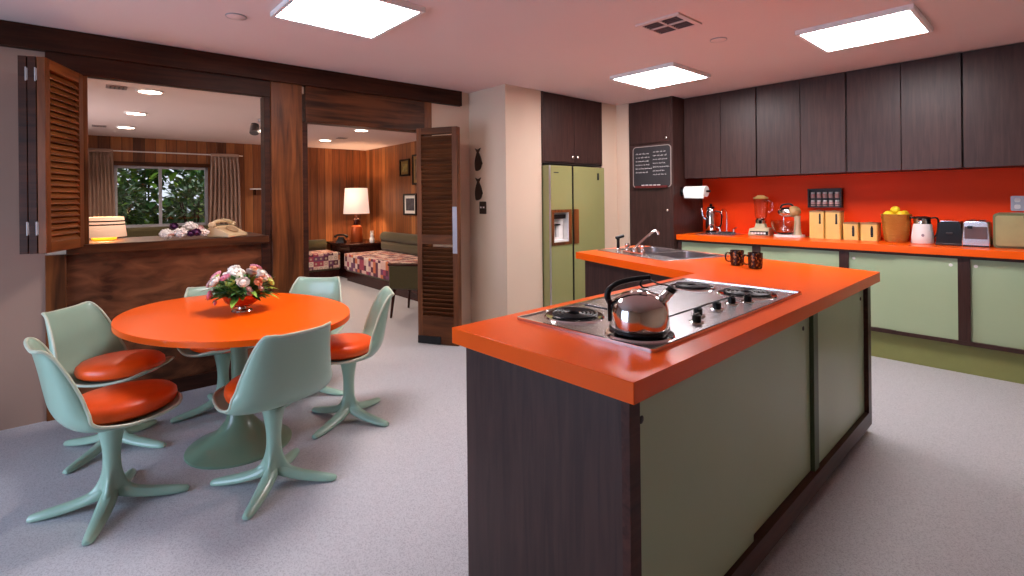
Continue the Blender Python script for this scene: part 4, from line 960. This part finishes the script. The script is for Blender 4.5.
obj('body', MB().lathe([(.035, 0), (.045, .02), (.042, .07), (.025, .10), (.03, .12), (.033, .14), (.022, .165), (.001, .17)], n=20), 'white', t)
obj('ear', MB().ell((0, -.018, .185), (.010, .010, .03), 10, 8).ell((0, .018, .185), (.010, .010, .03), 10, 8), 'white', t)
# armchair behind bifold
t = thing('armchair', 'low olive armchair with dark legs seen through the den doorway', 'armchair', (-5.30, 3.06, 0), 'W', rad(40))
obj('seat', B(-.28, .28, -.27, .27, .33, .43), 'olive', t, bev=.03)
obj('backrest', MB().box(-.29, .29, -.33, -.25, .33, .615), 'olive', t, bev=.025)
obj('top_rail', MB().box(-.295, .295, -.335, -.245, .60, .625), 'mahog', t, bev=.008)
for sx in (-1, 1):
    for sy in (-1, 1): obj('leg', MB().tube([(sx*.24, sy*.24-.03, .34), (sx*.27, sy*.27-.03, .0)], [.022, .013], n=10), 'mahog', t)
# pictures on right den wall
def picture(x0, x1, z0, z1, mat_c, img_c, label):
    o = ((x0+x1)/2, 4.168, z0); t = thing('framed_picture', label, 'picture', o, 'W', group='framed pictures on the den wall'); w_, h_ = x1-x0, z1-z0
    obj('frame', MB().prism([(-w_/2, 0), (w_/2, 0), (w_/2, h_), (-w_/2, h_)], 0, .025, [[(-w_/2+.03, .03), (w_/2-.03, .03), (w_/2-.03, h_-.03), (-w_/2+.03, h_-.03)]], mtx=up90), 'black', t)
    obj('mat_board', MB().prism([(-w_/2+.03, .03), (w_/2-.03, .03), (w_/2-.03, h_-.03), (-w_/2+.03, h_-.03)], .002, .008, mtx=up90), plain('mat_'+str(x0), mat_c, .8), t)
    obj('print', MB().prism([(-w_/2+.08, .08), (w_/2-.08, .08), (w_/2-.08, h_-.08), (-w_/2+.08, h_-.08)], .008, .010, mtx=up90), plain('print_'+str(x0), img_c, .6, var=.6, sc=14), t)
picture(-7.92, -7.58, 1.755, 2.045, (120, 92, 40), (128, 110, 50), 'small dark framed picture with olive print, upper one on the den wall')
picture(-7.80, -7.36, 1.09, 1.455, (222, 216, 206), (64, 60, 66), 'black framed picture with white mat, lower one on the den wall')
picture(-7.48, -7.05, 1.60, 2.10, (150, 116, 70), (110, 84, 60), 'framed picture half hidden by the bifold door')
# sofa below the window
o = (-8.7, .9, 0); t = thing('sofa', 'dark sofa back below the den window', 'sofa', o, 'W')
obj('seat', MB(o).box(-9.0, -8.1, .35, 1.75, .18, .44), 'olive', t, bev=.04); obj('backrest', MB(o).box(-9.05, -8.83, .35, 1.75, .18, 1.0), 'olive', t, bev=.05)
for y in (.32, 1.62): obj('arm', MB(o).box(-9.0, -8.1, y, y+.16, .10, .62), 'olive', t, bev=.04)
obj('base', MB(o).box(-8.98, -8.15, .38, 1.72, 0, .18), 'mahog', t)
# shelf at the far wall
t = thing('wall_shelf', 'small shelf on the far den wall right of the curtain', 'shelf', (FXW+.001, 2.28, 1.55), 'W')
obj('board', B(0, .14, -.17, .17, 0, .02), 'white', t); obj('bracket', MB().box(0, .10, -.12, -.10, -.09, 0).box(0, .10, .10, .12, -.09, 0), 'mahog', t)
# downlights & den ceiling fittings
dn = None
DL = ['nearest round downlight on the den ceiling seen over the ledge', 'middle round downlight of the row over the den window side', 'farthest round downlight in front of the den window', 'nearer round downlight on the den ceiling seen through the doorway', 'farther round downlight above the tall copper lamp']
for (x, y), lb in zip(downs, DL):
    if dn is None:
        dn = thing('downlight', lb, 'ceiling light', (x, y, DEN_Z-.012), 'W', group='round den downlights')
        obj('trim_ring', MB().lathe([(.085, 0), (.105, .004), (.105, .012), (.085, .012)], n=32, cap=False), 'white', dn); obj('lens', MB().lathe([(.085, .004), (.085, .010)], n=32), 'down', dn)
    else: dup(dn, (x, y, DEN_Z-.012), 'W', 0, lb)
for (x, y, lb) in ((-5.33, .20, 'small grey ceiling vent beside the nearest den downlight'), (-8.15, .13, 'small grey ceiling vent beside the farthest den downlight'), (-7.65, 3.03, 'small grey ceiling vent between the two downlights over the doorway view')):
    t = thing('den_vent', lb, 'vent', (x, y, DEN_Z-.008), 'W', group='den ceiling vents')
    obj('plate', MB().prism(rrect(.14, .14, .01), 0, .008), plain('vent_grey', (150, 128, 126), .7), t)
    sl = MB()
    for k in range(4): sl.box(-.055, .055, -.045+k*.028, -.035+k*.028, -.002, .001)
    obj('slats', sl, 'black', t)
t = thing('ceiling_spotlight', 'grey double spotlight on the den ceiling by the pass-through frame', 'spotlight', (-6.45, 1.60, DEN_Z), 'W')
obj('canopy', MB().lathe([(.05, -.03), (.05, 0)], n=20).tube([(0, 0, -.03), (0, 0, -.06)], .01), 'alu', t)
h1 = obj('lamp_head', MB().tube([(-.02, .07, -.05), (.05, .0, -.15)], [.045, .05], n=18), M['spotgrey'], t); h2 = obj('lamp_head', MB().tube([(-.02, -.08, -.07), (.03, -.10, -.17)], [.045, .05], n=18), M['spotgrey'], t)
obj('lens', MB().tube([(.0505, -.0005, -.151), (.052, -.002, -.154)], [.04, .04], n=18), 'down', h1)
